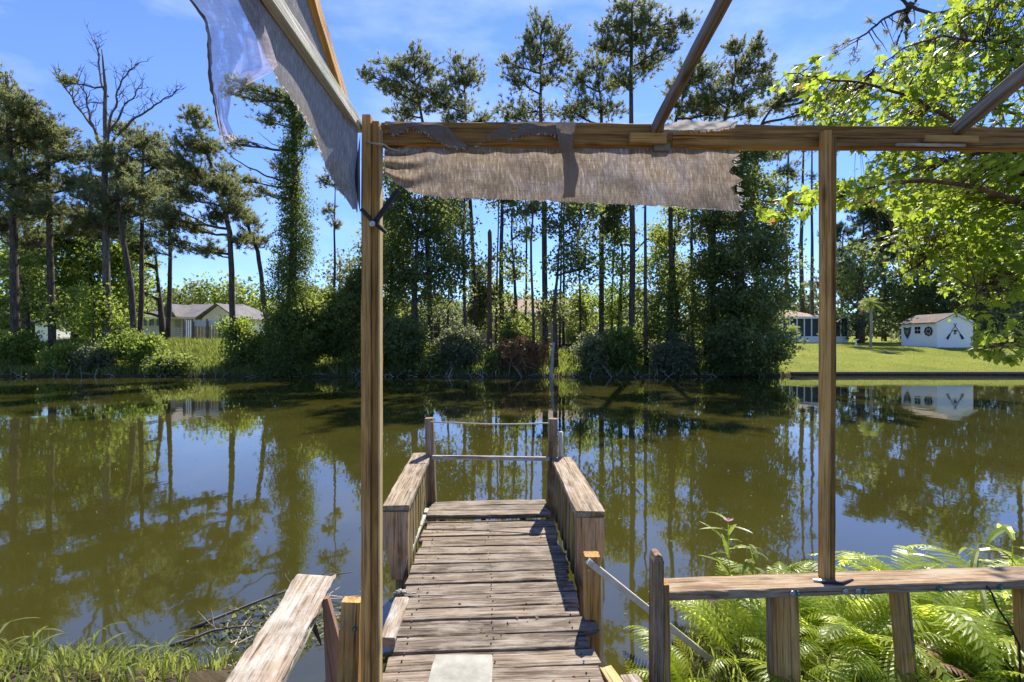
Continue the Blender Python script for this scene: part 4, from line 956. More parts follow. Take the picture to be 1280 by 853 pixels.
root = pine('bare dead tree with twisted leafless top branches at left', 30.5, [(133, 426), (133, 330), (131, 200), (132, 110), (127, 62)], 12.5, [(140, 190, 22, 14), (118, 228, 24, 13), (155, 215, 22, 14), (82, 102, 7, 4), (150, 262, 24, 12)], name='dead_tree', dens=1.1, extra=deadbr, bark='deadbark')
pine('leaning pine whose trunk tilts left beside the bare dead tree', 30, [(172, 426), (163, 350), (152, 290), (146, 240), (150, 195)], 10,
     [(150, 205, 30, 18), (120, 250, 30, 14), (175, 235, 30, 16), (195, 262, 28, 14), (135, 285, 34, 13), (100, 275, 20, 12)], group=GP, dens=1.25)
pine('thinner straight pine behind the leaning pine at left', 33, [(176, 426), (177, 330), (178, 230), (180, 165)], 8,
     [(180, 175, 26, 18), (205, 200, 24, 14), (160, 170, 24, 16), (190, 230, 34, 16), (225, 225, 22, 12), (165, 262, 30, 12)], group=GP, dens=1.3)
pine('dark pine with drooping boughs standing in front of the ranch house roof', 29.5, [(292, 426), (290, 350), (287, 290), (275, 240), (258, 190), (245, 150)], 10,
     [(245, 150, 20, 14), (232, 178, 22, 12), (262, 188, 24, 14), (222, 205, 20, 13), (248, 222, 28, 16), (278, 230, 24, 14), (228, 245, 22, 13), (205, 270, 24, 11), (232, 285, 26, 12), (265, 268, 20, 12), (210, 305, 14, 9), (290, 262, 22, 14), (300, 300, 16, 9), (258, 312, 18, 8)], group=GP, dens=1.3, tuft=0.27)
pine('slanting pine leaning left against the vine covered tree', 30.5, [(338, 426), (330, 370), (322, 315), (305, 270), (290, 235)], 9,
     [(283, 215, 20, 11), (300, 245, 22, 10), (268, 235, 18, 10), (312, 275, 16, 10), (322, 300, 16, 9)], group=GP, dens=1.2)
for (px, d, top, lab, lo) in ((30, 36, 120, 'pine crowded behind the far left pines', [(20, 140, 34, 20), (50, 175, 30, 18), (5, 200, 34, 20), (40, 235, 34, 18), (15, 275, 36, 20), (60, 300, 30, 16)]),
        (112, 37, 190, 'shorter bushy pine behind the bare dead tree', [(112, 195, 26, 16), (90, 225, 28, 16), (135, 235, 26, 16), (105, 265, 34, 18), (140, 290, 30, 18), (85, 305, 30, 18), (120, 330, 34, 16)]),
        (210, 36, 200, 'bushy pine between leaning pine and the ranch house', [(205, 205, 24, 15), (185, 240, 24, 14), (222, 250, 22, 14), (200, 290, 26, 14), (180, 310, 22, 12), (228, 215, 18, 12)]),
        (160, 40, 230, 'pale bushy pine seen between the leftmost trunks', [(160, 240, 26, 16), (145, 275, 30, 16), (175, 300, 28, 18), (150, 330, 34, 18), (170, 360, 30, 16)])):
    pine(lab, d, [(px, 426), (px+3, 320), (px, top)], 8, lo, group=GP, dens=1.1, mat='needle_far')
leafy('loose mid green tree leaning over the far left shrubs', 32, [(30, 440), (35, 400), (28, 350)], 7, [(20, 340, 34, 26), (50, 375, 30, 22), (5, 385, 30, 24), (75, 395, 26, 18)], mat='leaf_mid', dens=.7)
leafy('slender sunlit sapling beside the dead tree trunk', 30, [(118, 450), (116, 410), (120, 370)], 4, [(116, 375, 20, 22), (105, 405, 22, 18), (128, 400, 18, 18)], mat='leaf_light', dens=.7)
0 and leafy('green sapling between the leaning pine trunks', 30.4, [(195, 450), (192, 420), (190, 390)], 4, [(190, 392, 18, 18), (200, 415, 18, 14)], mat='leaf_light', dens=.7)
# vine column tree
def vinebr(br, pts):
    d = 29
    for pl, r in (([(366, 232, 0), (340, 222, 0), (315, 212, -.4), (292, 198, -.8), (275, 180, -1)], 0.07), ([(366, 250, 0), (345, 248, 0), (322, 238, .5), (305, 222, .8)], 0.06),
                  ([(368, 150, 0), (345, 138, 0), (325, 125, .2), (300, 112, .4)], 0.06), ([(368, 230, 0), (374, 205, 0), (380, 180, 0), (372, 160, 0)], 0.06), ([(366, 190, 0), (340, 180, 0), (322, 165, 0)], 0.04)):
        q = densify([P(a, b, d+c) for a, b, c in pl], 0.2); br.tube(q, [r*(1-0.8*i/len(q)) for i in range(len(q))], 5, False)
vt = pine('tall vine wrapped tree standing just left of the canopy post', 29, [(366, 426), (366, 330), (369, 220), (368, 140), (362, 112)], 15,
     [(300, 105, 16, 9), (322, 120, 16, 9), (345, 118, 16, 9), (290, 118, 10, 6), (350, 140, 14, 9), (385, 150, 10, 10), (395, 178, 8, 8), (332, 150, 12, 8), (288, 178, 12, 7), (305, 225, 10, 6), (325, 240, 8, 6), (350, 205, 14, 8)], name='vine_covered_tree', dens=1.1, extra=vinebr, tuft=0.24)
C = []
for py in range(118, 470, 5):
    w_ = interp(py, [(118, 10), (200, 14), (270, 20), (330, 28), (370, 34), (470, 44)]); c = P(367+4*math.sin(py*0.05), py, 29)
    C.append(clumps(c, (w_*29/F, w_*29/F*0.8, 0.3), int(4+w_*0.42), 36, 0.21))
o = link('vine', leaves_mesh('vine', np.concatenate(C), 0.13, droop=0.9), M['vine'], None, (0, 0, 0)); child(o, vt)
pine('slender bare-stemmed pole pine seen in the gap beside the canopy post', 36, [(417, 426), (418, 330), (419, 235)], 5.5, [(418, 212, 12, 8), (408, 225, 9, 6), (428, 232, 8, 5), (410, 262, 7, 7), (422, 282, 7, 5)], group=GP, dens=1.0)
# centre pines
pine('forked pine rising above the left end of the beam', 31, [(540, 426), (534, 300), (530, 160), (518, 95)], 9, [(505, 95, 22, 12), (518, 68, 20, 12), (535, 85, 18, 14), (490, 112, 22, 12), (540, 112, 22, 14), (520, 130, 28, 14), (480, 78, 14, 8), (460, 95, 16, 8), (498, 140, 22, 10)], group=GP)
pine('small crowned pine right of the forked pine above the beam', 33, [(597, 426), (590, 300), (583, 160), (580, 100)], 8, [(578, 82, 22, 12), (592, 98, 18, 12), (562, 105, 20, 12), (580, 128, 22, 12), (550, 128, 20, 12), (565, 146, 24, 8), (610, 150, 22, 8)], group=GP)
pine('tall pine with an open rounded crown above the hanging rag strip', 31, [(682, 460), (680, 260), (676, 150), (676, 70)], 10, [(677, 28, 20, 12), (700, 48, 18, 15), (655, 55, 20, 14), (640, 80, 20, 12), (680, 70, 26, 14), (712, 72, 18, 14), (650, 100, 22, 10), (694, 92, 20, 12), (670, 140, 40, 12), (635, 142, 26, 9)], group=GP)
pine('pine with curved side limb between two taller centre pines', 33, [(752, 460), (752, 260), (752, 150), (748, 95)], 9, [(745, 80, 22, 14), (720, 100, 20, 13), (760, 105, 22, 14), (735, 125, 26, 13), (712, 138, 26, 12), (765, 138, 20, 12)], group=GP)
pine('tallest centre pine whose fan shaped crown reaches the top of the picture', 30, [(790, 465), (790, 260), (789, 150), (789, 60), (790, 10)], 10.5, [(790, 5, 30, 16), (765, 30, 22, 16), (815, 22, 24, 16), (842, 38, 20, 14), (795, 45, 30, 16), (770, 62, 24, 14), (825, 62, 24, 14), (805, 85, 24, 12), (775, 98, 24, 11), (860, 28, 12, 10), (750, 55, 14, 10)], group=GP, dens=1.0)
pine('dense pine just right of the middle rafter', 31, [(838, 460), (838, 260), (845, 150), (862, 90)], 9, [(862, 85, 20, 12), (885, 95, 22, 14), (850, 110, 22, 14), (880, 125, 26, 14), (850, 138, 24, 11), (900, 142, 24, 10)], group=GP, dens=1.1)
pine('dark topped pine above the frayed white scrap on the beam', 30, [(890, 460), (893, 260), (906, 150), (920, 90)], 10, [(940, 62, 22, 13), (918, 60, 12, 10), (945, 88, 24, 14), (915, 92, 22, 13), (955, 108, 12, 9), (925, 120, 22, 13), (890, 120, 24, 16), (940, 140, 18, 10)], group=GP, dens=1.1)
pine('pine with a crooked limb reaching right behind the maple leaves', 32, [(945, 460), (945, 260), (944, 170), (965, 135)], 10, [(1000, 100, 16, 9), (985, 118, 22, 10), (1012, 110, 14, 12), (970, 130, 22, 10), (1020, 135, 30, 9), (975, 190, 20, 10), (985, 215, 14, 9), (1045, 118, 20, 10), (1025, 95, 14, 8)], group=GP, dens=1.1)
for (px, d, w_, top, lab) in ((583, 30, 6, 180, 'slim dark trunk left of the broken snag'), (629, 32, 9, 190, 'straight trunk right of the broken snag'),
        (657, 34, 4, 200, 'thin pole trunk left of the open crowned pine'), (668, 29, 5, 200, 'thin trunk with a bent side twig near the tan house roof'),
        (808, 29.5, 7, 170, 'bare lean trunk against the sky below the brown cloth'), (704, 35, 4.5, 190, 'thin trunk against the tan house roof'), (726, 33, 4, 190, 'thin straight trunk right of the tan house roof'),
        (866, 33, 7, 170, 'dim trunk left of the dark cedar'), (985, 62, 7, 160, 'distant pole pine left of the right canopy post'), (1003, 66, 8, 170, 'distant pole pine nearest the right canopy post'), (1015, 60, 6, 170, 'distant pole pine half hidden by the right canopy post')):
    k = 1 if d < 50 else 0.6
    pine('%s, %s' % ('pine', lab), d, [(px, 460), (px+R.uniform(-4, 4), 300), (px+R.uniform(-3, 3), top)], w_, [(px+R.uniform(-12, 12), top+R.uniform(0, 20), 20*k, 12*k) for _ in range(5)]+[(px+R.uniform(-14, 14), top+60+R.uniform(-20, 30), 14*k, 9*k)], dens=0.9, group=GP, mat='needle' if d < 50 else 'needle_far')
# the snag
sn = thing('broken_snag', P(612, 426, 30), 'dead reddish-brown snag with a broken rounded top among the bank trees', 'dead tree')
part(MB().tube(densify([P(612, 470, 30), P(612, 380, 30), P(612, 290, 30)], 0.04), [0.17-0.004*i for i in range(11)], 9).tube([P(612, 291, 30), P(612, 287, 30)], [0.13, 0.05], 9), 'trunk', M['bark_red'], sn, True)
sn = thing('pale_stump', P(690, 426, 27.9), 'pale weathered dead trunk leaning at the waterline below the tan house', 'dead tree')
part(MB().tube(densify([P(689, 474, 27.9), P(690, 450, 27.9), P(692, 428, 27.9)], 0.06), [0.13-0.006*i for i in range(11)], 8), 'trunk', M['bark_pale'], sn, True)
# broadleaf understorey
GB = 'leafy trees on the middle of the far bank'
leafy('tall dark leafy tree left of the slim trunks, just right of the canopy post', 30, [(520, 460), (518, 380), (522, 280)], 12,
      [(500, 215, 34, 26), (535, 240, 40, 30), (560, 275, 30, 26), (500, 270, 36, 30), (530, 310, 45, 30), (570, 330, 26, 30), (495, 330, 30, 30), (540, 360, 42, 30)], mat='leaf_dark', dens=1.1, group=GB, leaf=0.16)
leafy('pale leaved slender tree on the left edge of the dark leafy mass', 31, [(490, 460), (488, 380), (490, 300)], 8, [(492, 260, 18, 20), (488, 310, 20, 26), (500, 350, 20, 24), (485, 385, 20, 20)], mat='leaf_mid', dens=1.0, group=GB)
leafy('mid green airy tree filling the gap right of the red-brown snag', 31, [(642, 460), (645, 380), (640, 300)], 7, [(640, 265, 18, 14), (632, 320, 22, 16), (650, 340, 20, 14), (640, 385, 26, 16), (655, 290, 14, 10)], mat='leaf_mid', dens=0.5, group=GB)
leafy('dark green rounded tree to the left of the thin trunks at the tan roof', 29.5, [(695, 460), (693, 380), (700, 300)], 7, [(700, 270, 24, 22), (725, 300, 28, 20), (705, 330, 22, 16), (735, 265, 22, 20), (690, 385, 22, 18), (740, 335, 22, 18)], mat='leaf_dark', dens=0.75, group=GB)
leafy('sunlit green tree seen between the two centre trunks', 34, [(775, 460), (775, 380), (778, 330)], 8, [(770, 330, 26, 26), (800, 360, 30, 28), (760, 385, 28, 26), (775, 290, 18, 16), (815, 330, 20, 24), (820, 290, 14, 12)], mat='leaf_light', dens=0.7, group=GB)
leafy('loose mid green tree between centre trunks and dark cedar', 31, [(845, 460), (845, 380), (842, 320)], 8, [(840, 380, 32, 30), (820, 410, 26, 22), (860, 350, 24, 28), (870, 400, 24, 30), (835, 300, 16, 18), (850, 265, 16, 16)], mat='leaf_mid', dens=0.75, group=GB)
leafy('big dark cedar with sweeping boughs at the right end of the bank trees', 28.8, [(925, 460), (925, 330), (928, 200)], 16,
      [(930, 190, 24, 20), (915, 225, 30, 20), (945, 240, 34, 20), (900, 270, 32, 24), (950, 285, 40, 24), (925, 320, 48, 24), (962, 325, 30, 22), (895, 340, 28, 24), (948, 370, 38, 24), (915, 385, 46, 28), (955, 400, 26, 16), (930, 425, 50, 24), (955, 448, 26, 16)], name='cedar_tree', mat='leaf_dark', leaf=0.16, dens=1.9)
leafy('grey green mixed tree left of the dark cedar, high under the brown cloth', 32, [(885, 460), (888, 330), (885, 230)], 9, [(885, 215, 20, 16), (880, 250, 20, 16), (870, 290, 20, 16), (890, 330, 20, 20)], mat='leaf_grey', dens=0.8, group=GB)
leafy('yellow green broadleaf tree glowing behind the leftmost pines', 38, [(95, 426), (95, 360), (95, 300)], 12, [(90, 300, 40, 26), (60, 340, 45, 30), (120, 345, 40, 34), (30, 320, 34, 26), (85, 385, 50, 30), (10, 360, 40, 34), (150, 370, 26, 24)], mat='leaf_light', leaf=0.22, dens=1.15, sig=0.4)
leafy('light green tree behind the trunks of the leaning pines', 37, [(205, 426), (200, 380), (195, 320)], 9, [(165, 325, 22, 24), (165, 360, 22, 24), (150, 320, 22, 22), (150, 385, 26, 20)], mat='leaf_light', leaf=0.2, dens=1.0, sig=0.4)
GY = 'trees beyond the ranch house'
for px, py, r, m_, lb_ in ((250, 362, 16, 'leaf_grey', 'brownish'), (268, 358, 14, 'leaf_light', 'bright lime'), (300, 358, 22, 'leaf_mid', 'mid green'), (325, 372, 18, 'leaf_light', 'yellowish'), (225, 368, 14, 'leaf_mid', 'low dark')):
    leafy('%s tree crown showing just above the ranch house roof' % lb_, 64, [(px, 415), (px, 390), (px, py)], 5, [(px, py, r, r*0.7), (px+8, py+14, r*1.2, r*0.7), (px-8, py+10, r, r*.7)], mat=m_, leaf=0.4, dens=0.35, sig=0.6, group=GY)
leafy('rounded far tree just left of the canopy post behind the pole pine', 50, [(425, 426), (425, 380), (425, 335)], 7, [(425, 325, 22, 10), (430, 345, 28, 16), (445, 365, 24, 20)], mat='leaf_grey', leaf=0.3, dens=0.5, sig=0.5)
BM = 'leafy trees behind the bank pines'
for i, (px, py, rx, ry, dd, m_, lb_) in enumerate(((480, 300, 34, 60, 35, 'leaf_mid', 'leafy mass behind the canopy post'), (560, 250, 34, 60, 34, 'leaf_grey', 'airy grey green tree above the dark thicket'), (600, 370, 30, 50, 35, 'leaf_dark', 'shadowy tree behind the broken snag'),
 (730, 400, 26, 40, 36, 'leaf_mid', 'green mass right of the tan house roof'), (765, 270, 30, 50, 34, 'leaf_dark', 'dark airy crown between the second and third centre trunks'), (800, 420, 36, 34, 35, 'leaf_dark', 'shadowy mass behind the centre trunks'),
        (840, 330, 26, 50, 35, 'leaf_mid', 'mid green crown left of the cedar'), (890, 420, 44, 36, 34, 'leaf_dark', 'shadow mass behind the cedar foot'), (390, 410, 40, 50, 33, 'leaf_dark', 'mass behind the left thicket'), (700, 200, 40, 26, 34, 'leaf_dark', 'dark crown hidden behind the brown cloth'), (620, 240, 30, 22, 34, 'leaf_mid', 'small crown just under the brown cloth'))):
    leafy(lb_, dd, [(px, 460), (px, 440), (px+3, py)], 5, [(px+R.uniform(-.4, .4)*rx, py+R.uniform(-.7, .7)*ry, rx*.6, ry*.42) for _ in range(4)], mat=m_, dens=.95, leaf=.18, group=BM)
# right background
leafy('dark tree mass behind the small palm at right', 50, [(1075, 426), (1075, 380), (1078, 320)], 10, [(1070, 330, 30, 30), (1095, 350, 34, 34), (1055, 370, 26, 34), (1100, 395, 38, 26), (1065, 405, 34, 18), (1125, 370, 28, 34)], mat='leaf_dark', leaf=0.3, dens=0.6, sig=0.5)
leafy('dark bushy tree directly behind the garden shed', 50, [(1180, 426), (1180, 400), (1180, 370)], 9, [(1160, 370, 34, 26), (1200, 375, 36, 30), (1145, 400, 30, 22), (1225, 400, 26, 24), (1180, 345, 34, 22)], mat='leaf_dark', leaf=0.3, dens=0.6, sig=0.5)
leafy('grey green leafy tree right of the garden shed', 47, [(1255, 426), (1255, 400), (1255, 360)], 9, [(1250, 360, 34, 26), (1240, 395, 34, 26), (1275, 385, 34, 34), (1265, 330, 26, 22), (1300, 350, 30, 40)], mat='leaf_grey', leaf=0.28, dens=0.7, sig=0.45)
for px, top, w_, lb_ in ((1078, 260, 6, 'left'), (1105, 245, 7, 'middle'), (1140, 250, 6, 'right'), (1178, 255, 6, 'farthest right'), (1052, 290, 5, 'shortest')):
    pine('%s of the hazy tall pines behind the garden shed' % lb_, 56, [(px, 426), (px, 330), (px+2, top)], w_, [(px+R.uniform(-22, 22), top+R.uniform(-5, 90), R.uniform(16, 26), R.uniform(9, 14)) for _ in range(11)], dens=0.9, mat='needle_far', tuft=0.42, group='hazy pines behind the garden shed')
for px, top, d_, m_, lb_ in ((1215, 215, 52, 'leaf_mid', 'tall broad tree rising behind the shed behind the maple leaves'), (1275, 190, 50, 'leaf_grey', 'tall grey green tree behind the shed at the right edge'), (1330, 200, 50, 'leaf_mid', 'tall tree just past the right picture edge'), (1150, 270, 54, 'leaf_grey', 'rounded tree behind the shed roof')):
    leafy(lb_, d_, [(px, 426), (px, 350), (px, top+20)], 12, [(px+R.uniform(-26, 26), top+R.uniform(10, 170), R.uniform(22, 32), R.uniform(18, 28)) for _ in range(9)], mat=m_, leaf=.34, dens=.6, sig=.5)
# palm and palm shrub
def palm(label, px, d, top_py, r_px, tw, name='palm_tree', n=34):
    b = P(px, 426, d); b.z = GZ(b.x, b.y); c = P(px, top_py, d); root = thing(name, b, label, 'palm tree')
    part(MB().tube(densify([b-V3((0, 0, .1)), b.lerp(c, .5)+V3((0.08, 0, 0)), c], 0.05), [tw*(1.5 if i == 0 else 1) for i in range(11)], 8), 'trunk', M['bark_pale'], root, True)
    L_ = r_px*d/F; fm = MB(); dm = MB()
    for i in range(n):
        a = R.uniform(0, 6.28); el = R.uniform(-0.6, 1.2); dead = el < -0.25; q = []
        for t in (0, .3, .6, .8, 1):
            q.append(c+V3((math.cos(a)*math.cos(el)*L_*t, math.sin(a)*math.cos(el)*L_*t, math.sin(el)*L_*t-0.5*L_*t*t)))
        m_ = dm if dead else fm
        for (p0, p1) in zip(q, q[1:]):
            for s in (-1, 1):
                for k in range(3):
                    o_ = p0.lerp(p1, k/3); sd_ = V3((-math.sin(a), math.cos(a), 0))*s*L_*0.32+V3((0, 0, -L_*0.12))+(p1-p0)*0.4
                    m_.add([o_, o_+(p1-p0)*0.16, o_+sd_], [(0, 1, 2)])
    part(fm, 'fronds', M['leaf_light'], root); 
    if dm.v: part(dm, 'dead_fronds', M['straw'], root)
palm('small palm tree with a pale trunk standing on the lawn left of the garden shed', 1088, 39.5, 378, 15, 0.09)
palm('very small palm beside the screened porch on the lawn', 989.5, 40, 411, 13, 0.05, 'young_palm', 26)
# birdbath and bed
bb = thing('birdbath', P(1070, 426, 42), 'small white birdbath beside the palm tree on the lawn', 'birdbath'); c = P(1070, 426, 42); c.z = GZ(c.x, c.y)
part(MB().tube([c, c+V3((0, 0, .1)), c+V3((0, 0, .5))], [.14, .06, .05], 10), 'pedestal', M['wall_white'], bb); part(MB().tube([c+V3((0, 0, .5)), c+V3((0, 0, .58)), c+V3((0, 0, .62))], [.05, .2, .22], 12), 'bowl', M['wall_white'], bb)

# ---------------------------------------------------------------- shrubs along the bank
def shrub(label, px, py, rx, ry, d, mat='leaf_mid', leaf=0.14, dens=1.0, name='shrub', n=3, sig=0.22, group=None):
    lo = [(px+R.uniform(-.5, .5)*rx*(n > 1), py+R.uniform(-.25, .4)*ry*(n > 1), rx*(0.62 if n > 1 else 1), ry*(0.62 if n > 1 else 1)) for _ in range(n)]
    leafy(label, d, [(px, 470), (px, 460), (px, py)], 2.5, lo, name=name, cat='shrub', mat=mat, leaf=leaf, dens=dens*1.6, sig=sig, multi=2, group=group)
shrub('round light green bush at the far left edge of the bank', 15, 432, 34, 24, 30, 'leaf_light', n=4)
shrub('sunlit bush at the waterline left of the dead tree', 80, 445, 34, 24, 29.6, 'leaf_light', dens=.7)
shrub('straggly brownish bush below the bare dead tree', 130, 448, 26, 22, 29.2, 'leaf_grey', dens=.7)
shrub('leafy sunlit bush at the foot of the leaning pine', 175, 440, 34, 28, 29.4, 'leaf_light', dens=.8)
shrub('low bush between the leaning pine and the open meadow', 215, 452, 30, 18, 29.0, 'leaf_mid', dens=.8)
shrub('large dark bush at the foot of the pine before the ranch house', 308, 440, 32, 32, 29.6, 'leaf_mid', dens=.7, n=4)
shrub('light topped bush beside the slanting pine', 300, 412, 24, 16, 30, 'leaf_light', dens=.8, n=2)
shrub('tall dark thicket around the foot of the vine wrapped tree', 365, 415, 44, 52, 29.4, 'leaf_mid', dens=.7, n=6)
shrub('mid green thicket directly left of the canopy post', 420, 400, 38, 55, 29.8, 'leaf_mid', dens=.75, n=6)
shrub('upright bush whose top shows beside the pole pine', 440, 360, 24, 34, 30.5, 'leaf_dark', n=3)
shrub('bright mossy bush low behind the canopy post', 462, 440, 26, 26, 29, 'leaf_mid', n=3)
shrub('dark waterline thicket right of the canopy post', 515, 430, 45, 42, 29, 'leaf_dark', n=6, dens=.6)
shrub('dark thicket left of the brown dead fronds', 570, 435, 34, 34, 29, 'leaf_grey', n=5, dens=.55)
shrub('small bright bush glowing under the broken snag', 618, 446, 14, 15, 28.6, 'leaf_light', n=2)
shrub('grey green bush right of the pale leaning dead trunk', 735, 440, 32, 26, 28.8, 'leaf_grey', n=4, dens=.5)
shrub('mid green low thicket under the centre trunks', 790, 435, 34, 32, 29, 'leaf_mid', n=5, dens=.5)
shrub('dark waterline bush left of the cedar', 845, 440, 34, 30, 28.8, 'leaf_grey', n=4, dens=.6)
shrub('bright lime bush at the right foot of the cedar', 962, 440, 22, 14, 28.7, 'leaf_light', n=3)
shrub('dark bush hanging over the water below the cedar', 905, 450, 45, 22, 28.3, 'leaf_dark', n=4)
shrub('leafy screen bush high between snag and thin trunks', 660, 420, 30, 30, 30.5, 'leaf_mid', n=3, dens=.6)
# dead fronds heap
C = clumps(P(655, 442, 28.5), (1.6, .6, .8), 60, 16, .18); A = np.tile([0, 0, -1.0], (len(C), 1))+rdir(len(C))*.4
o = tag(link('dead_palm_fronds', needles_mesh('dead_palm_fronds', C, A, 0.75, 0.05, 5), M['straw']), 'heap of hanging reddish-brown dead fronds at the waterline under the thin trunks', 'dead fronds')
# bank twigs and meadow grass
def grass(name, pts, h, wd, mat, lean=0.35):
    n = len(pts); V = np.empty((n, 5, 3)); a = G.uniform(0, 6.28, n); hh = h*G.uniform(.5, 1.25, n)
    dx, dy = np.cos(a), np.sin(a); b = G.uniform(0, 6.28, n); lx, ly = np.cos(b)*lean*hh, np.sin(b)*lean*hh
    for k, (s, t) in enumerate(((-1, 0), (1, 0), (.7, .55), (-.7, .55))):
        V[:, k, 0] = pts[:, 0]+dx*wd*s*.5+lx*t*t; V[:, k, 1] = pts[:, 1]+dy*wd*s*.5+ly*t*t; V[:, k, 2] = pts[:, 2]+hh*t
    V[:, 4, 0] = pts[:, 0]+lx; V[:, 4, 1] = pts[:, 1]+ly; V[:, 4, 2] = pts[:, 2]+hh*(1-lean*.3)
    i = np.arange(n)*5; T = np.concatenate([np.stack([i, i+1, i+2], 1), np.stack([i, i+2, i+3], 1), np.stack([i+3, i+2, i+4], 1)])
    o = link(name, np_mesh(name, V.reshape(-1, 3), T), M[mat]); o['kind'] = 'stuff'; return o
def scatter(n, x0, x1, y0, y1, smin=0.05):
    o = []
    while len(o) < n:
        x, y = R.uniform(x0, x1), R.uniform(y0, y1); z = GZ(x, y)
        if z > smin: o.append((x, y, z-.02))
    return np.array(o)
grass('meadow_grass', scatter(30000, -34, -13.5, 28.3, 38), .55, .05, 'grass')['label'] = 'tall sunlit meadow grass between the left bank shrubs and the white fence'
grass('bank_undergrowth', scatter(16000, -16, 16.5, 28, 33), .45, .06, 'leaf_mid')['label'] = 'rough undergrowth at the feet of the far bank trees'
grass('lawn_grass', scatter(26000, 15.5, 46, 29.1, 45, .15), .07, .04, 'grass')['label'] = 'short mown lawn grass behind the seawall'
tw = MB()
for i in range(230):
    x = R.uniform(-34, 15); y = far_edge(x)+R.uniform(-.3, .5); z = max(0, GZ(x, y)); c = V3((x, y, z))
    tw.tube(curve(c, c+V3((R.uniform(-.7, .7), R.uniform(-.5, .2), R.uniform(.0, .8))), 3, 0, .25), [.016, .013, .009, .004], 3, False)
o = tw.build('bank_twigs', M['twig'], kind='stuff')

# ================================================================ FOREGROUND PLANTS
# near bank grass at left and under the ferns
def scat2(n, x0, x1, dy0, dy1):
    o = []
    for _ in range(n):
        x = R.uniform(x0, x1); y = near_edge(x)-R.uniform(dy0, dy1); o.append((x, y, GZ(x, y)-.02))
    return np.array(o)
grass('bank_grass', scat2(2300, -5.5, -1.7, -0.02, 0.8), .19, .012, 'grass', .5)['label'] = 'sunlit tufts of grass on the near bank at bottom left'
grass('fern_bed_grass', scat2(5000, .8, 5.5, 0, 1.6), .22, .012, 'leaf_mid', .6)['label'] = 'low green growth on the ground beneath the ferns'
def blade(mb, b, d, L_, w_, droop, n=5):
    """A long pointed leaf with a folded midrib."""
    d = V3(d).normalized(); s = d.cross(V3((0, 0, 1))).normalized(); p = V3(b); v = d.copy(); rows = []
    for i in range(n+1):
        t = i/n; ww = w_*math.sin(math.pi*min(1, .12+t*.88))**.8*(1 if t < .98 else 0); up = s.cross(v)*ww*.18
        rows.append((p-s*ww/2+up, p.copy(), p+s*ww/2+up)); v = (v+V3((0, 0, -droop/n))).normalized(); p = p+v*L_/n
    vs = [q for r in rows for q in r]; fs = []
    for i in range(n):
        a = i*3; fs += [(a, a+1, a+4, a+3), (a+1, a+2, a+5, a+4)]
    mb.add(vs, fs)
def weed(label, base, h, nl, L_, w_, lean=(0, 0), flower=None, name='leafy_weed', droop=.9, mat='grass'):
    b = V3(base); b.z = max(0.02, GZ(b.x, b.y)); root = thing(name, b, label, 'plant'); top = b+V3((lean[0], lean[1], h)); st = curve(b, top, 6, 0, .05)
    part(MB().tube(st, [.005, .005, .004, .004, .003, .003, .002], 5), 'stem', M['fern'], root, True)
    lf = None
    for i in range(nl):
        t = .2+.8*i/max(1, nl-1); k = t*6; p = st[int(min(5, k))].lerp(st[min(6, int(k)+1)], k-int(k)) if k < 6 else st[6]
        a = i*2.4+R.uniform(-.3, .3); mb = MB(); blade(mb, p, (math.cos(a), math.sin(a), R.uniform(.2, .9)), L_*R.uniform(.7, 1.2), w_, droop*R.uniform(.6, 1.3)); part(mb, 'leaf', M[mat], root)
    if flower:
        fl = MB()
        for i in range(5):
            a = i*1.2566; c = top; r = flower
            u = V3((math.cos(a), math.sin(a)*.6, .5)); s = V3((-math.sin(a), math.cos(a), 0)); fl.add([c, c+u*r*.6-s*r*.35, c+u*r, c+u*r*.6+s*r*.35], [(0, 1, 2, 3)])
        part(fl, 'flower', M['petal'], root)
weed('leafy green weed with one small pink flower behind the railing post', P(912, 740, 3.0), .68, 20, .20, .024, (0, 0.02), .035, mat='fern', droop=.5)
weed('drooping light green sprig left of the right canopy post', P(962, 740, 2.9), .55, 16, .15, .03, (-.12, 0), mat='grass', droop=1.4)
weed('arching strap leaved plant behind the railing at right', P(1218, 740, 2.8), .60, 14, .34, .028, (.02, 0), mat='grass', droop=1.7)
weed('broad leaved plant at the far right end behind the railing', P(1262, 740, 2.9), .62, 13, .28, .045, (.02, 0), mat='fern', droop=1.5)
weed('small upright plant right of the pale fern frond', P(1130, 740, 2.8), .52, 11, .2, .025, mat='fern', droop=.9)
for i, (px, py, d, h, lb_) in enumerate(((290, 845, 2.55, .34, 'pointed leaved shoot left of the broken railing'), (485, 850, 1.9, .2, 'small bright shoot under the left canopy post'), (40, 830, 2.6, .27, 'tall grassy weed at the bottom left corner'),
        (115, 838, 2.55, .30, 'bushy grass shoot in the near bank tufts'), (205, 845, 2.5, .28, 'light green weed at the right end of the grass tufts'), (372, 852, 2.2, .24, 'small leaf sprig beside the pinkish support board'), (0, 838, 2.6, .3, 'grass shoot cut by the left picture edge'), (160, 850, 2.45, .26, 'low spreading weed between the grass shoots'))):
    c = P(px, py, d); weed(lb_, c, h*.75, 9, .15, .016, (R.uniform(-.05, .05), 0), droop=1.1)

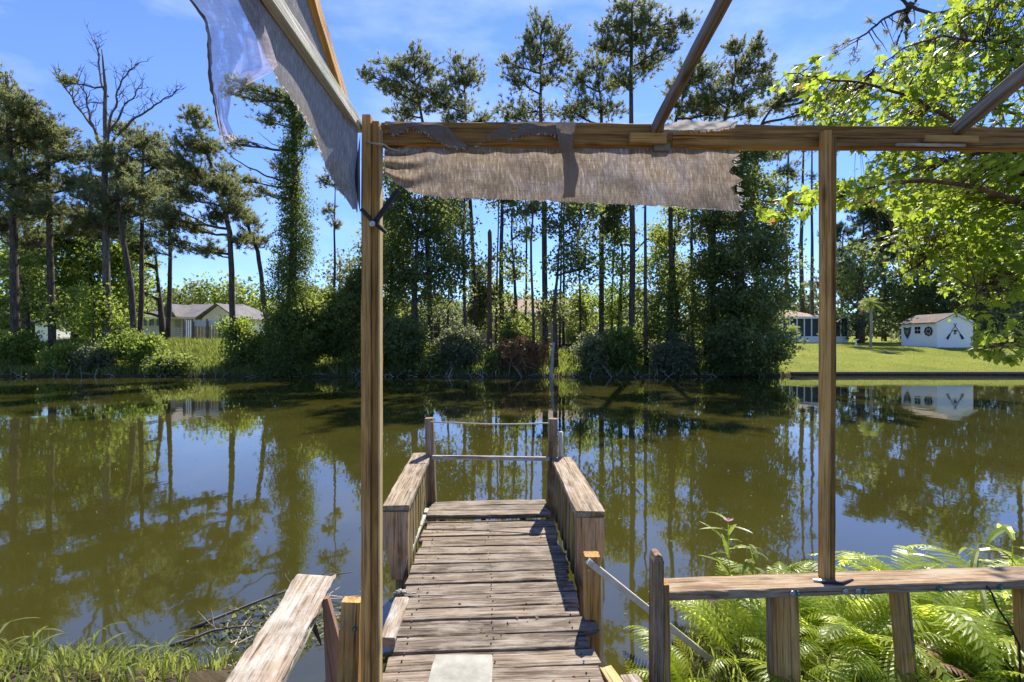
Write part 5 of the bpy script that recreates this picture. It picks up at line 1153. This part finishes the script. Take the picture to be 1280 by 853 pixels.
# ferns: five frond shapes shared by all plants
def frond_mesh(L_, curl, wmax, npair, seed):
    rr = random.Random(seed); mb = MB(); p = V3((0, 0, 0)); ang = math.radians(72); pts = []
    for i in range(npair+1):
        pts.append((p.copy(), ang)); st = L_/npair; p = p+V3((math.cos(ang)*st, 0, math.sin(ang)*st)); ang -= curl/npair*(0.5+i/npair)
    mb.tube([q for q, a in pts[::2]], [.004*(1-.8*i/len(pts[::2])) for i in range(len(pts[::2]))], 4, False)
    for i in range(3, npair+1):
        q, a = pts[i]; t = i/npair; w_ = wmax*math.sin(math.pi*min(1, .10+.90*t**.8))**.75+.008
        T = V3((math.cos(a), 0, math.sin(a))); Nn = V3((-math.sin(a), 0, math.cos(a)))
        for s in (-1, 1):
            dirn = (V3((0, s, 0))+T*(.28+.5*t)+Nn*rr.uniform(-.08, .12)).normalized(); pw = L_/npair*.47; n = 4; vs = []; fs = []
            for k in range(n+1):
                tt = k/n; c = q+dirn*w_*tt-Nn*w_*.22*tt*tt; hw = pw*(1-.85*tt**1.6)*(1 if k else .75); z = .12*hw*(1 if k % 2 else -1)
                vs += [c-T*hw+Nn*(z), c, c+T*hw*.9+Nn*z]
            for k in range(n):
                b = k*3; fs += [(b, b+1, b+4, b+3), (b+1, b+2, b+5, b+4)]
            mb.add(vs, fs)
    me = mb.mesh('frond'); me.materials.append(M['fern']); return me
FM = [frond_mesh(.80, 1.5, .145, 23, 1), frond_mesh(.92, 1.9, .16, 26, 2), frond_mesh(.68, 1.2, .13, 20, 3), frond_mesh(.78, 2.4, .145, 24, 4), frond_mesh(.55, 1.6, .11, 19, 5)]
FB = frond_mesh(.6, 2.6, .08, 20, 6); FB.materials.clear(); FB.materials.append(M['straw'])
FL = []
def fern(label, x, y, n, sc=1.0, spread=.5):
    z = GZ(x, y); root = thing('fern', (x, y, z-.02), label, 'fern', 'ferns behind the right railing')
    for i in range(n):
        o = bpy.data.objects.new('frond', FB if R.random() < .05 else R.choice(FM)); col.objects.link(o); o.parent = root
        a = i*6.283/n+R.uniform(-.35, .35); s = sc*R.uniform(.75, 1.15)
        o.rotation_euler = (R.uniform(-.25, .25), R.uniform(-.15, spread), a); o.scale = (s, s, s)
        o.location = (math.cos(a)*.03, math.sin(a)*.03, 0)
fs_ = [(865, 2.85, 'leftmost large fern just behind the handrail', 1.0), (930, 2.65, 'bright fern left of the wide railing support', 1.05), (905, 3.25, 'fern at the water edge behind the pink flowered weed', .95), (985, 3.05, 'fern rising behind the wide railing support', 1.05),
       (1040, 2.75, 'fern directly under the right canopy post', 1.05), (1075, 3.2, 'fern right of the canopy post by the water edge', 1.1), (1095, 2.65, 'broad fern left of the slanted railing support', 1.1), (1150, 3.0, 'tall fern with a pale frond rising above the railing', 1.3),
       (1165, 2.65, 'bright arching fern right of the slanted railing support', 1.1), (1210, 3.2, 'fern behind the strap leaved plant', 1.1), (1230, 2.7, 'fern under the hanging cable', 1.1), (1275, 3.0, 'fern at the right picture edge behind the railing', 1.1), (1300, 2.65, 'fern beyond the rightmost railing support', 1.0),
       (1000, 2.5, 'low fern close behind the wide railing support', .8), (1200, 2.45, 'low fern close behind the railing under the cable', .85), (880, 2.45, 'low fern beside the railing end post', .75), (1120, 2.45, 'low fern close to the slanted railing support', .8), (1340, 3.1, 'fern past the right picture edge', 1.1)]
for px, d, lb_, sc in fs_:
    sc *= .70 if px < 1010 else (.74 if px < 1120 else .77)
    fern(lb_, (px-640)*d/F, d, R.randint(11, 15), sc)

# ---------------------------------------------------------------- maple overhanging from the right
def maple_leaf(seed):
    rr = random.Random(seed); tips = [(0, 1.0), (0.62, 0.60), (0.52, 0.0)]   # centre, side, low lobes
    o = [(0, -.12), (.20, -.10), (.52, -.05), (.36, .12), (.44, .22), (.72, .42), (.66, .50), (.44, .50), (.24, .46), (.26, .70), (.14, .80), (0, 1.02)]
    o = [(x+rr.uniform(-.03, .03)*(x > 0), y+rr.uniform(-.03, .03)) for x, y in o]
    full = o+[(-x, y) for x, y in o[-2:0:-1]]
    vs = [(0, .22, 0)]+[(x, y, .16*abs(x)-.22*(max(0, y))**2+rr.uniform(-.03, .03)) for x, y in full]; n = len(full)
    fs = [(0, i+1, (i+1) % n+1) for i in range(n)]
    b = len(vs); vs += [(.008, -.1, 0), (-.008, -.1, 0), (0, -.55, .06)]; fs.append((b, b+1, b+2))
    return vs, fs
ML = [maple_leaf(i) for i in range(5)]
mtree = thing('maple_tree', (5.6, 4.6, .5), 'broad leaved maple with bright translucent leaves overhanging from the right', 'tree')
tp = densify([V3((5.6, 4.6, .2)), V3((5.5, 4.6, 1.6)), V3((5.35, 4.5, 3.0)), V3((5.2, 4.4, 5.0)), V3((5.1, 4.4, 7.2))], .08)
part(MB().tube(tp, [.17*(1-.6*i/len(tp)) for i in range(len(tp))], 12), 'trunk', M['bark'], mtree, True)
mb = MB(); spots = []
brs = [([(1335, 345, 4.4), (1290, 262, 4.1), (1227, 234, 3.9), (1160, 226, 3.7), (1103, 229, 3.6), (1053, 246, 3.5), (1000, 255, 3.4), (955, 252, 3.35)], .018),
       ([(1300, 200, 4.3), (1240, 178, 4.1), (1196, 153, 4.0), (1140, 122, 3.9), (1081, 104, 3.8), (1030, 98, 3.7), (985, 92, 3.6)], .016),
       ([(1400, 60, 4.6), (1320, 100, 4.4), (1270, 76, 4.3), (1227, 53, 4.2), (1180, 45, 4.2), (1130, 60, 4.1), (1090, 90, 4.1)], .016),
       ([(1400, 330, 4.6), (1330, 240, 4.3), (1272, 210, 4.1), (1241, 190, 4.0), (1200, 195, 3.9), (1140, 215, 3.8)], .016),
       ([(1400, 330, 5), (1300, 300, 5), (1240, 290, 5), (1190, 300, 5), (1150, 330, 4.9), (1125, 345, 4.8)], .018),
       ([(1400, 380, 5), (1320, 350, 4.8), (1260, 350, 4.6), (1210, 360, 4.5), (1185, 385, 4.5)], .016),
       ([(1400, 420, 4.5), (1330, 425, 4.2), (1280, 425, 4.0), (1250, 432, 3.9), (1215, 440, 3.8)], .012),
       ([(1400, -40, 5), (1300, 0, 5), (1230, 10, 5), (1180, 30, 5), (1120, 100, 5), (1070, 150, 5)], .018),
       ([(1400, 150, 5.4), (1300, 150, 5.4), (1220, 130, 5.2), (1150, 140, 5.1), (1090, 150, 5)], .018)]
nodes = []
for pl, r in brs:
    q = densify([P(*p) for p in pl], .04); n = len(q)
    ap = trunk_point(tp, q[0].z-.5); mb.tube(curve(ap, q[0], 6, 0, .05), [r*2.6-(r*1.3)*i/6 for i in range(7)], 7, False)
    mb.tube(q, [r*(1.3-1.1*i/n) for i in range(n)], 6, False)
    for i in range(2, n): nodes.append(q[i])
ell = [(1192, 52, 48, 50, 4.6, 260), (1240, 40, 75, 60, 4.6, 420), (1110, 125, 70, 45, 4.2, 260), (1200, 110, 60, 45, 4.4, 260), (1255, 130, 50, 50, 4.5, 230), (1170, 215, 85, 45, 4.2, 400), (1250, 215, 50, 60, 4.3, 330),
       (1195, 280, 62, 44, 4.7, 380), (1260, 300, 45, 60, 4.7, 340), (1190, 325, 48, 30, 4.8, 160), (1255, 350, 34, 30, 4.6, 150), (1255, 432, 38, 22, 3.9, 60), (1285, 390, 30, 30, 4.2, 70), (1060, 238, 55, 22, 3.6, 85), (985, 256, 34, 14, 3.4, 40), (1000, 96, 30, 14, 3.7, 22), (1040, 130, 40, 35, 4.0, 90), (1075, 165, 35, 28, 4.4, 70), (1330, 200, 60, 200, 4.8, 300)]
for px, py, rx, ry, d, n in ell:
    n = int(n*1.6); k = d/F; c = P(px, py, d); pts = blob(c, (rx*k, .75 if d > 4 else .3, ry*k), n); spots += [(V3(p), d) for p in pts]
kd = np.array([tuple(q) for q in nodes])
for i, (p, d) in enumerate(spots):          # a twig from the nearest branch point to every third leaf
    if i % 3 == 0:
        j = np.argmin(((kd-np.array(p))**2).sum(1)); a = V3(kd[j]); ln = (p-a).length
        mb.tube(curve(a, p, 3, .05, .12), [.0035+.001*ln, .003, .0025, .0015], 3, False)
part(mb, 'branches', M['bark_red'], mtree, True, 'stuff')
spots.sort(key=lambda s: s[0].y+R.uniform(-.2, .2))
lm = []
for i in range(5):
    for red in (0, 1):
        me = bpy.data.meshes.new('maple_leaf'); me.from_pydata(ML[i][0], [], ML[i][1]); me.materials.append(M['maple_red' if red else 'maple']); lm.append(me)
bigV = []; bigF = []; cnt = 0
inframe = 0
for p, d in spots:
    s = R.choice((R.uniform(.035, .06), R.uniform(.05, .088))); dn = V3((R.gauss(-.25, .5), R.gauss(-.15, .45), R.gauss(-.55, .35))).normalized()
    nrm = V3((R.gauss(0, .5), R.gauss(-.15, .5), 1)).normalized(); Xa = dn.cross(nrm).normalized(); Za = Xa.cross(dn)
    Mw = Matrix((Xa*s, dn*s, Za*s)).transposed().to_4x4(); Mw.translation = p
    px = 640+p.x*F/p.y; red = R.random() < (.10 if p.z > 3.9 else .04)
    if inframe < 299 and px < 1290:
        o = bpy.data.objects.new('leaf', lm[R.randrange(5)*2+(1 if red else 0)]); col.objects.link(o); o.parent = mtree
        o.matrix_parent_inverse = Matrix.Translation(-PW[mtree.name]); o.matrix_basis = Mw; inframe += 1
    else:
        vs, fs = ML[R.randrange(5)]; b = len(bigV); bigV += [tuple(Mw @ V3(v)) for v in vs]; bigF += [tuple(b+i for i in f) for f in fs]
me = bpy.data.meshes.new('leaves'); me.from_pydata(bigV, [], bigF); me.update(); o = link('leaves', me, M['maple'], None, (0, 0, 0), 'stuff'); child(o, mtree)

# dark pine bough hanging into the picture at the top right
pb = thing('overhanging_pine', (13, 10.5, .5), 'dark pine limb with sparse needles hanging in at the top right above the maple', 'pine tree')
t_ = densify([V3((13, 10.5, 0)), V3((13.1, 10.5, 6)), V3((12.8, 10.4, 14))], .1)
part(MB().tube(t_, [.22*(1-.5*i/len(t_)) for i in range(len(t_))], 10), 'trunk', M['bark'], pb, True)
mb = MB(); C = []; A = []
for pl, r in (([(1400, 20, 10), (1260, 5, 9.5), (1200, 15, 9.3), (1165, 18, 9.2), (1137, 8, 9.2), (1110, 20, 9.1), (1085, 40, 9), (1070, 52, 9)], .05), ([(1137, 5, 9.2), (1134, 30, 9.2), (1130, 55, 9.1)], .055), ([(1137, 5, 9.2), (1128, 30, 9.1), (1121, 56, 9.0)], .045), ([(1165, 18, 9.2), (1160, 35, 9.1), (1148, 45, 9)], .02),
              ([(1137, 8, 9.2), (1120, -8, 9.2), (1100, -12, 9.2)], .035), ([(1137, 8, 9.2), (1150, -5, 9.2), (1165, -12, 9.2)], .03)):
    q = densify([P(*p) for p in pl], .1); mb.tube(q, [r*(1-.75*i/len(q)) for i in range(len(q))], 6, False)
    if len(q) > 20:
        for i in range(18, len(q), 1):
            e = q[i]+V3((R.uniform(-.35, .3), R.uniform(-.3, .3), R.uniform(-.55, .15))); mb.tube(curve(q[i], e, 3, 0, .15), [.012, .01, .007, .004], 3, False)
            if R.random() < .75: C.append(e); A.append((e-q[i]).normalized())
            if R.random() < .3: C.append(q[i].lerp(e, .6)); A.append((e-q[i]).normalized())
part(mb, 'branches', M['bark'], pb, True, 'stuff')
C = np.array([tuple(c) for c in C]); A = np.array([tuple(a) for a in A])
C = np.repeat(C, 3, axis=0)+G.normal(size=(len(C)*3, 3))*.04; A = np.repeat(A, 3, axis=0)
o = link('needles', needles_mesh('needles', C, A, .16, .012, 16), M['needle'], None, (0, 0, 0)); child(o, pb)
# thin fishing line and lone seed heads omitted
